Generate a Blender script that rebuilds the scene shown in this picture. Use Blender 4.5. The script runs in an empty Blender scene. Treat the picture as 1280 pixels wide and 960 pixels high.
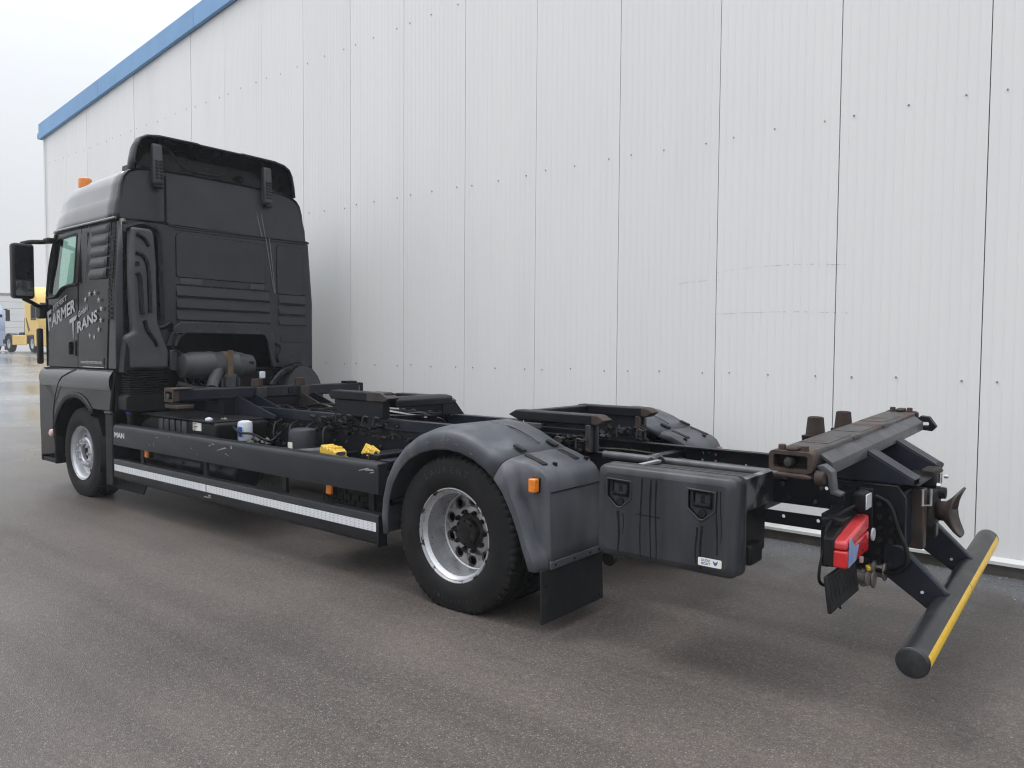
import bpy, bmesh, math, random
from mathutils import Vector, Matrix, Euler
random.seed(7)
R = math.radians
scene = bpy.context.scene
COL = scene.collection

# ------------------------------------------------------------------ camera
CAM = (3.2667, -4.6592, 1.64); YAW, PITCH, ROLL = 0.8872, 0.0442, 0.0073
cam_d = bpy.data.cameras.new('camera'); cam = bpy.data.objects.new('camera', cam_d); COL.objects.link(cam)
_f = Vector((-math.cos(YAW)*math.cos(PITCH), math.sin(YAW)*math.cos(PITCH), -math.sin(PITCH)))
_r = _f.cross(Vector((0, 0, 1))).normalized(); _u = _r.cross(_f)
_r2 = _r*math.cos(ROLL)+_u*math.sin(ROLL); _u2 = -_r*math.sin(ROLL)+_u*math.cos(ROLL)
cam.matrix_world = Matrix(((_r2.x, _u2.x, -_f.x, CAM[0]), (_r2.y, _u2.y, -_f.y, CAM[1]), (_r2.z, _u2.z, -_f.z, CAM[2]), (0, 0, 0, 1)))
cam_d.sensor_fit = 'HORIZONTAL'; cam_d.sensor_width = 36.0; cam_d.lens = 949.76/1280*36
cam_d.clip_start = 0.05; cam_d.clip_end = 2000
scene.camera = cam

# ------------------------------------------------------------------ sky, sun, exposure
SUN_EL, SUN_AZ = 62.0, 205.0          # azimuth measured from +X towards +Y, the direction the sun stands in
w = bpy.data.worlds.new('World'); scene.world = w; w.use_nodes = True
nt = w.node_tree; nt.nodes.clear()
out = nt.nodes.new('ShaderNodeOutputWorld'); bg = nt.nodes.new('ShaderNodeBackground')
sky = nt.nodes.new('ShaderNodeTexSky'); sky.sky_type = 'NISHITA'; sky.sun_disc = False
sky.sun_elevation = R(SUN_EL); sky.sun_rotation = R(90-SUN_AZ); sky.dust_density = 5; sky.air_density = 1.5
tc = nt.nodes.new('ShaderNodeTexCoord'); sep = nt.nodes.new('ShaderNodeSeparateXYZ')
nt.links.new(tc.outputs['Generated'], sep.inputs[0])
rmp = nt.nodes.new('ShaderNodeMapRange'); rmp.inputs['From Min'].default_value = 0; rmp.inputs['From Max'].default_value = 1
rmp.inputs['To Min'].default_value = 6.3; rmp.inputs['To Max'].default_value = 27.0   # overcast: brighter towards the zenith
pz = nt.nodes.new('ShaderNodeMath'); pz.operation = 'POWER'; pz.use_clamp = True; pz.inputs[1].default_value = 1.8
nt.links.new(sep.outputs['Z'], pz.inputs[0]); nt.links.new(pz.outputs[0], rmp.inputs['Value'])
nz = nt.nodes.new('ShaderNodeTexNoise'); nz.inputs['Scale'].default_value = 2.2; nz.inputs['Detail'].default_value = 4
nt.links.new(tc.outputs['Generated'], nz.inputs['Vector'])
cr = nt.nodes.new('ShaderNodeMapRange'); cr.inputs['To Min'].default_value = 0.90; cr.inputs['To Max'].default_value = 1.10
nt.links.new(nz.outputs['Fac'], cr.inputs['Value'])
mul = nt.nodes.new('ShaderNodeMath'); mul.operation = 'MULTIPLY'
nt.links.new(rmp.outputs[0], mul.inputs[0]); nt.links.new(cr.outputs[0], mul.inputs[1])
tint = nt.nodes.new('ShaderNodeMix'); tint.data_type = 'RGBA'; tint.blend_type = 'MULTIPLY'; tint.inputs[0].default_value = 1
tint.inputs[6].default_value = (0.955, 0.985, 1.03, 1)
nt.links.new(mul.outputs[0], tint.inputs[7])
mx = nt.nodes.new('ShaderNodeMix'); mx.data_type = 'RGBA'; mx.inputs[0].default_value = 0.88
nt.links.new(sky.outputs[0], mx.inputs[6]); nt.links.new(tint.outputs[2], mx.inputs[7])
nt.links.new(mx.outputs[2], bg.inputs['Color']); bg.inputs['Strength'].default_value = 0.1
nt.links.new(bg.outputs[0], out.inputs['Surface'])
sd = bpy.data.lights.new('sun', 'SUN'); sun = bpy.data.objects.new('sun', sd); COL.objects.link(sun)
sd.energy = 0.7; sd.angle = R(14); sd.color = (1.0, 0.97, 0.93)
_s = Vector((math.cos(R(SUN_AZ))*math.cos(R(SUN_EL)), math.sin(R(SUN_AZ))*math.cos(R(SUN_EL)), math.sin(R(SUN_EL))))
sun.rotation_euler = _s.to_track_quat('Z', 'Y').to_euler(); sun.location = _s*60
scene.view_settings.view_transform = 'Standard'; scene.view_settings.look = 'None'
scene.view_settings.exposure = 0.28; scene.view_settings.gamma = 1.0
scene.render.engine = 'CYCLES'; scene.cycles.max_bounces = 8; scene.cycles.pixel_filter_type = 'BLACKMAN_HARRIS'; scene.cycles.filter_width = 1.15

# ------------------------------------------------------------------ materials
def lin(c):
    return tuple((x/255/12.92 if x/255 <= 0.04045 else ((x/255+0.055)/1.055)**2.4) for x in c)
def mat(name, base, rough=0.5, metal=0.0, var=0.15, scale=6.0, bump=0.0, bscale=40.0, coat=0.0, spec=0.5,
        dirt=None, dirt_amt=0.0, dirt_scale=3.0, dirt_lo=0.5, dirt_hi=0.7, stretch=(1, 1, 1), rvar=0.1, coords='Object', dirt_rough=None):
    m = bpy.data.materials.new(name); m.use_nodes = True; n = m.node_tree; b = n.nodes['Principled BSDF']
    t = n.nodes.new('ShaderNodeTexCoord'); mp = n.nodes.new('ShaderNodeMapping'); mp.inputs['Scale'].default_value = stretch
    n.links.new(t.outputs[coords], mp.inputs[0])
    def noise(sc, det=5, src=mp):
        x = n.nodes.new('ShaderNodeTexNoise'); x.inputs['Scale'].default_value = sc; x.inputs['Detail'].default_value = det
        n.links.new(src.outputs[0], x.inputs['Vector']); return x
    n1 = noise(scale)
    r1 = n.nodes.new('ShaderNodeMapRange'); r1.inputs['From Min'].default_value = 0.3; r1.inputs['From Max'].default_value = 0.7
    r1.inputs['To Min'].default_value = 1-var; r1.inputs['To Max'].default_value = 1+var
    n.links.new(n1.outputs['Fac'], r1.inputs['Value'])
    mc = n.nodes.new('ShaderNodeMix'); mc.data_type = 'RGBA'; mc.blend_type = 'MULTIPLY'; mc.inputs[0].default_value = 1
    mc.inputs[6].default_value = (*base, 1); n.links.new(r1.outputs[0], mc.inputs[7])
    col = mc.outputs[2]
    rr = n.nodes.new('ShaderNodeMapRange'); rr.inputs['To Min'].default_value = max(0.02, rough-rvar); rr.inputs['To Max'].default_value = min(1, rough+rvar)
    n2 = noise(scale*2.3); n.links.new(n2.outputs['Fac'], rr.inputs['Value'])
    rsock = rr.outputs[0]
    if dirt:
        n3 = noise(dirt_scale, 8)
        r3 = n.nodes.new('ShaderNodeMapRange'); r3.inputs['From Min'].default_value = dirt_lo; r3.inputs['From Max'].default_value = dirt_hi
        r3.inputs['To Max'].default_value = dirt_amt
        n.links.new(n3.outputs['Fac'], r3.inputs['Value'])
        md = n.nodes.new('ShaderNodeMix'); md.data_type = 'RGBA'; n.links.new(r3.outputs[0], md.inputs[0])
        n.links.new(col, md.inputs[6]); md.inputs[7].default_value = (*dirt, 1); col = md.outputs[2]
        if dirt_rough is not None:
            mr = n.nodes.new('ShaderNodeMix'); mr.data_type = 'FLOAT'; n.links.new(r3.outputs[0], mr.inputs[0])
            n.links.new(rsock, mr.inputs[2]); mr.inputs[3].default_value = dirt_rough; rsock = mr.outputs[0]
    n.links.new(col, b.inputs['Base Color']); n.links.new(rsock, b.inputs['Roughness'])
    b.inputs['Metallic'].default_value = metal; b.inputs['Specular IOR Level'].default_value = spec
    b.inputs['Coat Weight'].default_value = coat; b.inputs['Coat Roughness'].default_value = 0.06
    if bump:
        nb = noise(bscale, 6); bp = n.nodes.new('ShaderNodeBump'); bp.inputs['Strength'].default_value = bump; bp.inputs['Distance'].default_value = 0.004
        n.links.new(nb.outputs['Fac'], bp.inputs['Height']); n.links.new(bp.outputs[0], b.inputs['Normal'])
    return m

RUST = (0.052, 0.033, 0.026)
M = {}
M['cab'] = mat('anthracite paint', (0.017, 0.016, 0.0155), 0.24, 0.0, 0.2, 2.5, coat=0.06, dirt=(0.055, 0.05, 0.046), dirt_amt=0.25, dirt_scale=2.5, dirt_lo=.45, dirt_hi=.85, rvar=.08, spec=0.22)
M['cab_gloss'] = mat('glossy anthracite paint', (0.016, 0.015, 0.0145), 0.2, 0.0, 0.2, 2.5, coat=0.5, spec=.45, dirt=(0.05, 0.046, 0.042), dirt_amt=0.3, dirt_scale=3, dirt_lo=.45, dirt_hi=.85)
M['cab_roof'] = mat('wet anthracite with painted sky sheen', (0.075, 0.077, 0.083), 0.18, 0.25, 0.15, 3, coat=1.0, dirt=(0.26, 0.26, 0.27), dirt_amt=0.4, dirt_scale=60, dirt_lo=.55, dirt_hi=.7)  # base and speckle lightened to imitate sky reflected in the wet paint
M['cab_rear'] = mat('matt dark grey paint', (0.021, 0.023, 0.029), 0.42, 0.0, 0.15, 4, dirt=(0.075, 0.073, 0.075), dirt_amt=0.18, dirt_scale=3, dirt_lo=.45, dirt_hi=.8, bump=.04, spec=0.38)
M['black_plastic'] = mat('black plastic', (0.0085, 0.0085, 0.010), 0.45, 0, 0.2, 8, dirt=(0.04, 0.039, 0.037), dirt_amt=0.25, dirt_scale=6, spec=0.22)
M['gloss_black'] = mat('glossy black', (0.005, 0.005, 0.007), 0.25, 0, 0.1, 8, spec=0.25)
M['duct'] = mat('dark grey duct plastic', (0.048, 0.049, 0.053), 0.48, 0, 0.15, 6, dirt=(0.09, 0.088, 0.085), dirt_amt=0.25, dirt_scale=5, spec=0.4)
M['fender'] = mat('weathered grey fender plastic', (0.068, 0.074, 0.086), 0.46, 0, 0.2, 5, bump=.08, bscale=120, dirt=(0.18, 0.185, 0.195), dirt_amt=0.65, dirt_scale=5, dirt_lo=.5, dirt_hi=.8, stretch=(1, 1, .45), spec=0.4)
M['fender_dirty'] = mat('dirty fender plastic', (0.056, 0.061, 0.072), 0.48, 0, 0.2, 4, bump=.08, bscale=120, dirt=(0.15, 0.155, 0.168), dirt_amt=0.5, dirt_scale=4.5, dirt_lo=.40, dirt_hi=.66, stretch=(1, 1, .35), spec=0.4)
M['skirt'] = mat('dark grey aluminium skirt paint', (0.016, 0.018, 0.022), 0.33, 0.1, 0.12, 4, dirt=(0.08, 0.08, 0.08), dirt_amt=0.25, dirt_scale=5, dirt_lo=.5, dirt_hi=.85, stretch=(.4, 1, 1.5), spec=0.28)
M['toolbox'] = mat('black toolbox plastic', (0.026, 0.028, 0.033), 0.36, 0, 0.15, 5, bump=.06, bscale=150, dirt=(0.08, 0.083, 0.094), dirt_amt=0.5, dirt_scale=3.5, dirt_lo=.42, dirt_hi=.66, stretch=(1.6, 1, .25), spec=0.35)
M['frame'] = mat('blue black chassis paint', (0.006, 0.0068, 0.010), 0.42, 0, 0.3, 6, dirt=(0.034, 0.030, 0.027), dirt_amt=0.45, dirt_scale=7, dirt_lo=.5, dirt_hi=.8, spec=0.25)
M['frame_blue'] = mat('dark navy chassis paint', (0.0095, 0.013, 0.022), 0.38, 0, 0.2, 6, dirt=(0.05, 0.045, 0.042), dirt_amt=0.35, dirt_scale=6, dirt_lo=.52, dirt_hi=.8, spec=0.3)
M['frame_grey'] = mat('worn grey steel', (0.075, 0.078, 0.085), 0.45, 0.2, 0.25, 8, dirt=(0.03, 0.026, 0.024), dirt_amt=0.7, dirt_scale=9, dirt_lo=.5, dirt_hi=.7)
M['rust'] = mat('brown rusty steel', RUST, 0.75, 0, 0.4, 14, bump=.25, bscale=60, dirt=(0.035, 0.026, 0.022), dirt_amt=0.7, dirt_scale=12, dirt_lo=.45, dirt_hi=.65)
M['rust_beam'] = mat('scuffed dark steel with rust', (0.036, 0.033, 0.033), 0.42, 0.15, 0.35, 9, bump=.15, bscale=60, dirt=(0.095, 0.050, 0.034), dirt_amt=0.75, dirt_scale=6, dirt_lo=.5, dirt_hi=.64, dirt_rough=.8)
M['cone'] = mat('brown rubber buffer', (0.048, 0.034, 0.029), 0.8, 0, 0.25, 16, bump=.15, spec=0.25)
M['strap'] = mat('worn tan steel strap', (0.12, 0.082, 0.055), .6, .1, .3, 14)
M['rubber'] = mat('tyre rubber', (0.011, 0.011, 0.0115), 0.62, 0, 0.25, 8, bump=.12, bscale=80, dirt=(0.035, 0.033, 0.031), dirt_amt=0.4, dirt_scale=6, dirt_lo=.5, dirt_hi=.8, spec=0.2)
M['rubber_flap'] = mat('black rubber flap', (0.013, 0.014, 0.016), 0.6, 0, 0.2, 6, bump=.05, dirt=(0.05, 0.049, 0.047), dirt_amt=0.35, dirt_scale=5, spec=0.22)
M['rim'] = mat('silver rim with chipped rust', (0.50, 0.51, 0.53), 0.28, 0.65, 0.06, 6, dirt=(0.045, 0.030, 0.024), dirt_amt=1.0, dirt_scale=26, dirt_lo=.665, dirt_hi=.69, dirt_rough=.85)
M['rim_edge'] = mat('rim flange eaten by rust', (0.36, 0.36, 0.37), 0.45, 0.3, 0.1, 9, dirt=(0.04, 0.026, 0.02), dirt_amt=1.0, dirt_scale=17, dirt_lo=.53, dirt_hi=.58, dirt_rough=.85)
M['rim_disc'] = mat('silver wheel disc stained by rust', (0.33, 0.33, 0.335), 0.38, 0.4, 0.12, 8, dirt=(0.05, 0.036, 0.03), dirt_amt=0.95, dirt_scale=13, dirt_lo=.50, dirt_hi=.62, dirt_rough=.85)
M['rim_front'] = mat('clean silver rim', (0.52, 0.53, 0.56), 0.3, 0.55, 0.08, 6, dirt=(0.12, 0.11, 0.10), dirt_amt=.6, dirt_scale=9, dirt_lo=.55, dirt_hi=.75)
M['hub'] = mat('dirty black hub', (0.014, 0.013, 0.013), 0.6, 0.1, 0.4, 20, bump=.2, dirt=(0.055, 0.045, 0.04), dirt_amt=.6, dirt_scale=14, spec=0.25)
M['hole'] = mat('rust rimmed dark metal', (0.012, 0.009, 0.008), .8, 0, .3, 20, spec=0.2)
M['alu'] = mat('bare aluminium', (0.55, 0.56, 0.57), 0.35, 0.8, 0.15, 12)
M['white_part'] = mat('white plastic', (0.62, 0.66, 0.72), 0.4, 0, 0.08, 9, dirt=(.3, .3, .3), dirt_amt=.4)
M['blue_part'] = mat('blue plastic', (0.03, 0.09, 0.42), 0.4)
M['reflect'] = mat('white reflective tape', (0.68, 0.70, 0.72), 0.4, 0, 0.06, 20)
M['tape_line'] = mat('reflective tape seams', (0.36, 0.38, 0.41), 0.5)
M['orange'] = mat('orange lens', (0.75, 0.21, 0.01), 0.22, 0, 0.12, 30, coat=.5)
M['red'] = mat('red lens', (0.55, 0.012, 0.016), 0.2, 0, 0.15, 12, coat=.6, dirt=(.34, .03, .03), dirt_amt=.6, dirt_scale=8)
M['red_pale'] = mat('milky red lens', (0.62, 0.055, 0.06), 0.3, 0, 0.12, 12, coat=.4)
M['lens_blue'] = mat('clear lens taped blue', (0.22, 0.30, 0.52), 0.35, 0, 0.15, 20)
M['lamp_glass'] = mat('pale lamp lens', (0.62, 0.64, 0.68), 0.15, 0, 0.1, 40, coat=.5)
M['pink'] = mat('pale pink marker lens', (0.62, 0.42, 0.40), 0.3)
M['yellow'] = mat('yellow paint', (0.78, 0.47, 0.02), 0.45, 0, 0.12, 12, dirt=(.12, .09, .04), dirt_amt=.7, dirt_scale=14, dirt_lo=.6, dirt_hi=.7)
M['yellow_tape'] = mat('yellow reflective tape', (0.80, 0.50, 0.02), 0.35, 0, 0.08, 30, dirt=(.02, .02, .02), dirt_amt=.9, dirt_scale=9, dirt_lo=.68, dirt_hi=.71)
M['chock'] = mat('yellow chock plastic', (0.70, 0.46, 0.06), 0.45, 0, 0.1, 12, dirt=(.3, .2, .05), dirt_amt=.5, dirt_scale=14)
M['bumper'] = mat('black bumper tube', (0.017, 0.018, 0.020), 0.36, 0, 0.25, 6, bump=.12, bscale=45, dirt=(.075, .072, .068), dirt_amt=.55, dirt_scale=9, dirt_lo=.52, dirt_hi=.75, stretch=(1, .5, 1), spec=0.35)
M['letter'] = mat('silver grey lettering', (0.40, 0.40, 0.41), 0.5, 0, 0.1, 9)
M['letter_white'] = mat('white lettering', (0.62, 0.63, 0.64), 0.45)
M['label_white'] = mat('label paper', (0.72, 0.70, 0.64), 0.5)
M['label_blue'] = mat('label ink', (0.04, 0.12, 0.33), 0.5)
M['streak'] = mat('dried drip stain', (0.008, 0.008, 0.009), 0.5, spec=.2)
M['scratch'] = mat('bare scratch', (0.30, 0.30, 0.30), 0.5)
M['mirror'] = mat('mirror glass', (0.42, 0.46, 0.47), 0.05, 1.0, 0.02)
M['interior'] = mat('cab interior', (0.16, 0.17, 0.17), 0.8)
def glass(name, tintc, gloss=0.12):
    m = bpy.data.materials.new(name); m.use_nodes = True; n = m.node_tree; n.nodes.clear()
    o = n.nodes.new('ShaderNodeOutputMaterial'); t = n.nodes.new('ShaderNodeBsdfTransparent'); t.inputs[0].default_value = (*tintc, 1)
    g = n.nodes.new('ShaderNodeBsdfGlossy'); g.inputs['Roughness'].default_value = .03; g.inputs[0].default_value = (.9, 1, .96, 1)
    fr = n.nodes.new('ShaderNodeFresnel'); fr.inputs[0].default_value = 1.5
    ad = n.nodes.new('ShaderNodeMath'); ad.inputs[1].default_value = gloss-.04
    n.links.new(fr.outputs[0], ad.inputs[0])
    x = n.nodes.new('ShaderNodeMixShader'); n.links.new(ad.outputs[0], x.inputs[0]); n.links.new(t.outputs[0], x.inputs[1]); n.links.new(g.outputs[0], x.inputs[2])
    n.links.new(x.outputs[0], o.inputs[0]); return m
M['glass'] = glass('green tinted glass', (0.60, 0.80, 0.72))

# ------------------------------------------------------------------ mesh helpers
class MB:
    def __init__(s): s.bm = bmesh.new()
    def mesh(s, vs, fs):
        v = [s.bm.verts.new(p) for p in vs]
        for f in fs:
            try: s.bm.faces.new([v[i] for i in f])
            except ValueError: pass
        return s
    def box(s, x0, x1, y0, y1, z0, z1, mtx=None):
        vs = [Vector((x, y, z)) for x in (x0, x1) for y in (y0, y1) for z in (z0, z1)]
        if mtx: vs = [mtx @ v for v in vs]
        return s.mesh(vs, [(0, 1, 3, 2), (4, 6, 7, 5), (0, 4, 5, 1), (2, 3, 7, 6), (0, 2, 6, 4), (1, 5, 7, 3)])
    def obox(s, c, size, e=(0, 0, 0)):
        m = Matrix.Translation(c) @ Euler(e).to_matrix().to_4x4()
        a, b, d = size[0]/2, size[1]/2, size[2]/2
        return s.box(-a, a, -b, b, -d, d, m)
    def cyl(s, p, q, r0, r1=None, n=16, cap=True):
        p, q = Vector(p), Vector(q); r1 = r0 if r1 is None else r1
        d = (q-p).normalized(); a = d.orthogonal().normalized(); b = d.cross(a)
        vs = []
        for c, r in ((p, r0), (q, r1)):
            for i in range(n):
                t = 2*math.pi*i/n; vs.append(c+(a*math.cos(t)+b*math.sin(t))*r)
        fs = [(i, (i+1) % n, n+(i+1) % n, n+i) for i in range(n)]
        if cap: fs += [tuple(range(n))[::-1], tuple(range(n, 2*n))]
        return s.mesh(vs, fs)
    def lathe(s, prof, c, axis='y', n=48, sgn=1, mod=None, closed=False):
        # prof: list of (radius, height along the axis)
        c = Vector(c); vs = []
        for i in range(n):
            t = 2*math.pi*i/n
            for j, (r, h) in enumerate(prof):
                if mod: r += mod(i, j)
                a, b = r*math.cos(t), r*math.sin(t)
                vs.append(c+(Vector((a, h*sgn, b)) if axis == 'y' else Vector((a, b, h*sgn)) if axis == 'z' else Vector((h*sgn, a, b))))
        k = len(prof); fs = []
        for i in range(n):
            for j in range(k if closed else k-1):
                j2 = (j+1) % k; i2 = (i+1) % n
                fs.append((i*k+j, i2*k+j, i2*k+j2, i*k+j2))
        return s.mesh(vs, fs)
    def prism(s, poly, plane, a, b):
        # poly: 2-D outline; plane 'xz' extrudes along y, 'yz' along x, 'xy' along z
        def P(u, v, h): return (u, h, v) if plane == 'xz' else (h, u, v) if plane == 'yz' else (u, v, h)
        n = len(poly)
        vs = [P(u, v, a) for u, v in poly]+[P(u, v, b) for u, v in poly]
        fs = [(i, (i+1) % n, n+(i+1) % n, n+i) for i in range(n)]+[tuple(range(n))[::-1], tuple(range(n, 2*n))]
        return s.mesh(vs, fs)
    def plate(s, outline, holes, plane, a, b):
        # outline with holes, extruded between a and b
        def P(u, v, h): return (u, h, v) if plane == 'xz' else (h, u, v) if plane == 'yz' else (u, v, h)
        tmp = bmesh.new(); loops = []; eds = []
        for lp in [outline]+list(holes):
            vs = [tmp.verts.new((u, v, 0)) for u, v in lp]; loops.append(vs)
            eds += [tmp.edges.new((vs[i], vs[(i+1) % len(vs)])) for i in range(len(vs))]
        bmesh.ops.triangle_fill(tmp, edges=eds, use_beauty=True)
        tmp.verts.index_update()
        co = [(v.co.x, v.co.y) for v in tmp.verts]; n = len(co)
        fs = [tuple(v.index for v in f.verts) for f in tmp.faces]
        vs = [P(u, v, a) for u, v in co]+[P(u, v, b) for u, v in co]
        allf = [f for f in fs]+[tuple(i+n for i in f[::-1]) for f in fs]
        for lp in loops:
            idx = [v.index for v in lp]; k = len(idx)
            allf += [(idx[i], idx[(i+1) % k], idx[(i+1) % k]+n, idx[i]+n) for i in range(k)]
        tmp.free(); return s.mesh(vs, allf)
    def tube(s, pts, r, n=8, sub=6):
        pts = [Vector(p) for p in pts]
        if sub > 1 and len(pts) > 2:
            q = []; ext = [2*pts[0]-pts[1]]+pts+[2*pts[-1]-pts[-2]]
            for i in range(1, len(ext)-2):
                for k in range(sub):
                    t = k/sub; a, b, c, d = ext[i-1:i+3]
                    q.append(.5*((2*b)+(c-a)*t+(2*a-5*b+4*c-d)*t*t+(3*b-a-3*c+d)*t**3))
            pts = q+[pts[-1]]
        vs = []; prev = None
        for i, p in enumerate(pts):
            d = (pts[min(i+1, len(pts)-1)]-pts[max(i-1, 0)]).normalized()
            a = d.orthogonal().normalized() if prev is None else (prev-d*prev.dot(d)).normalized()
            prev = a; b = d.cross(a)
            for k in range(n):
                t = 2*math.pi*k/n; vs.append(p+(a*math.cos(t)+b*math.sin(t))*r)
        m = len(pts); fs = [(i*n+k, i*n+(k+1) % n, (i+1)*n+(k+1) % n, (i+1)*n+k) for i in range(m-1) for k in range(n)]
        fs += [tuple(range(n))[::-1], tuple(range((m-1)*n, m*n))]
        return s.mesh(vs, fs)
    def grid(s, rows, closed=False):
        k = len(rows[0]); vs = [p for r in rows for p in r]
        fs = [(i*k+j, i*k+j+1, (i+1)*k+j+1, (i+1)*k+j) for i in range(len(rows)-1) for j in range(k-1)]
        return s.mesh(vs, fs)
    def build(s, name, m, parent=None, bevel=0.0, seg=2, smooth=35, solid=0.0, flip=None):
        bmesh.ops.recalc_face_normals(s.bm, faces=s.bm.faces)
        me = bpy.data.meshes.new(name); s.bm.to_mesh(me); s.bm.free()
        me.materials.append(m if not isinstance(m, str) else M[m])
        o = bpy.data.objects.new(name, me); COL.objects.link(o)
        if parent: o.parent = parent
        if smooth:
            me.polygons.foreach_set('use_smooth', [True]*len(me.polygons)); me.set_sharp_from_angle(angle=R(smooth))
        if solid:
            md = o.modifiers.new('thickness', 'SOLIDIFY'); md.thickness = solid; md.offset = 0
        if bevel:
            md = o.modifiers.new('edge', 'BEVEL'); md.width = bevel; md.segments = seg; md.limit_method = 'ANGLE'; md.angle_limit = R(35)
            md.harden_normals = False
        return o
def thing(name, label, cat, loc=(0, 0, 0), rz=0, group=None):
    o = bpy.data.objects.new(name, None); COL.objects.link(o); o.location = loc; o.rotation_euler = (0, 0, rz)
    o['label'] = label; o['category'] = cat
    if group: o['group'] = group
    return o
def setting(o, kind='structure'): o['kind'] = kind; return o
def copy_tree(o, parent=None):
    c = o.copy(); COL.objects.link(c)
    if parent: c.parent = parent
    for ch in o.children: copy_tree(ch, c)
    return c
def rrect(x0, x1, z0, z1, r, n=4):
    p = []
    for cx, cz, a in ((x1-r, z0+r, -90), (x1-r, z1-r, 0), (x0+r, z1-r, 90), (x0+r, z0+r, 180)):
        for i in range(n+1):
            t = R(a+90*i/n); p.append((cx+r*math.cos(t), cz+r*math.sin(t)))
    return p
def circ(cx, cz, r, n=10): return [(cx+r*math.cos(2*math.pi*i/n), cz+r*math.sin(2*math.pi*i/n)) for i in range(n)]
def text_verts(s, offset=0.0, extrude=0.0):
    cu = bpy.data.curves.new('t', 'FONT'); cu.body = s; cu.offset = offset; cu.extrude = extrude; cu.resolution_u = 3
    o = bpy.data.objects.new('t', cu); COL.objects.link(o)
    dg = bpy.context.evaluated_depsgraph_get(); me = bpy.data.meshes.new_from_object(o.evaluated_get(dg))
    vs = [v.co.copy() for v in me.vertices]; fs = [tuple(p.vertices) for p in me.polygons]
    bpy.data.objects.remove(o); bpy.data.curves.remove(cu); bpy.data.meshes.remove(me)
    return vs, fs
def text_quad(name, s, quad, y, m, parent, offset=0.0, axis='xz', d=0.002):
    # quad: bottom left, bottom right, top right, top left as (u, z) on the plane at y (axis xz) or x (axis yz)
    vs, fs = text_verts(s, offset)
    x0, x1 = min(v.x for v in vs), max(v.x for v in vs); z0, z1 = min(v.y for v in vs), max(v.y for v in vs)
    BL, BR, TR, TL = [Vector((*q, 0)) for q in quad]; pts = []
    for v in vs:
        a, b = (v.x-x0)/(x1-x0), (v.y-z0)/(z1-z0)
        p = (BL*(1-a)+BR*a)*(1-b)+(TL*(1-a)+TR*a)*b
        pts.append((p.x, y, p.y) if axis == 'xz' else (y, p.x, p.y))
    return MB().mesh(pts, fs).build(name, m, parent, smooth=0)

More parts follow.
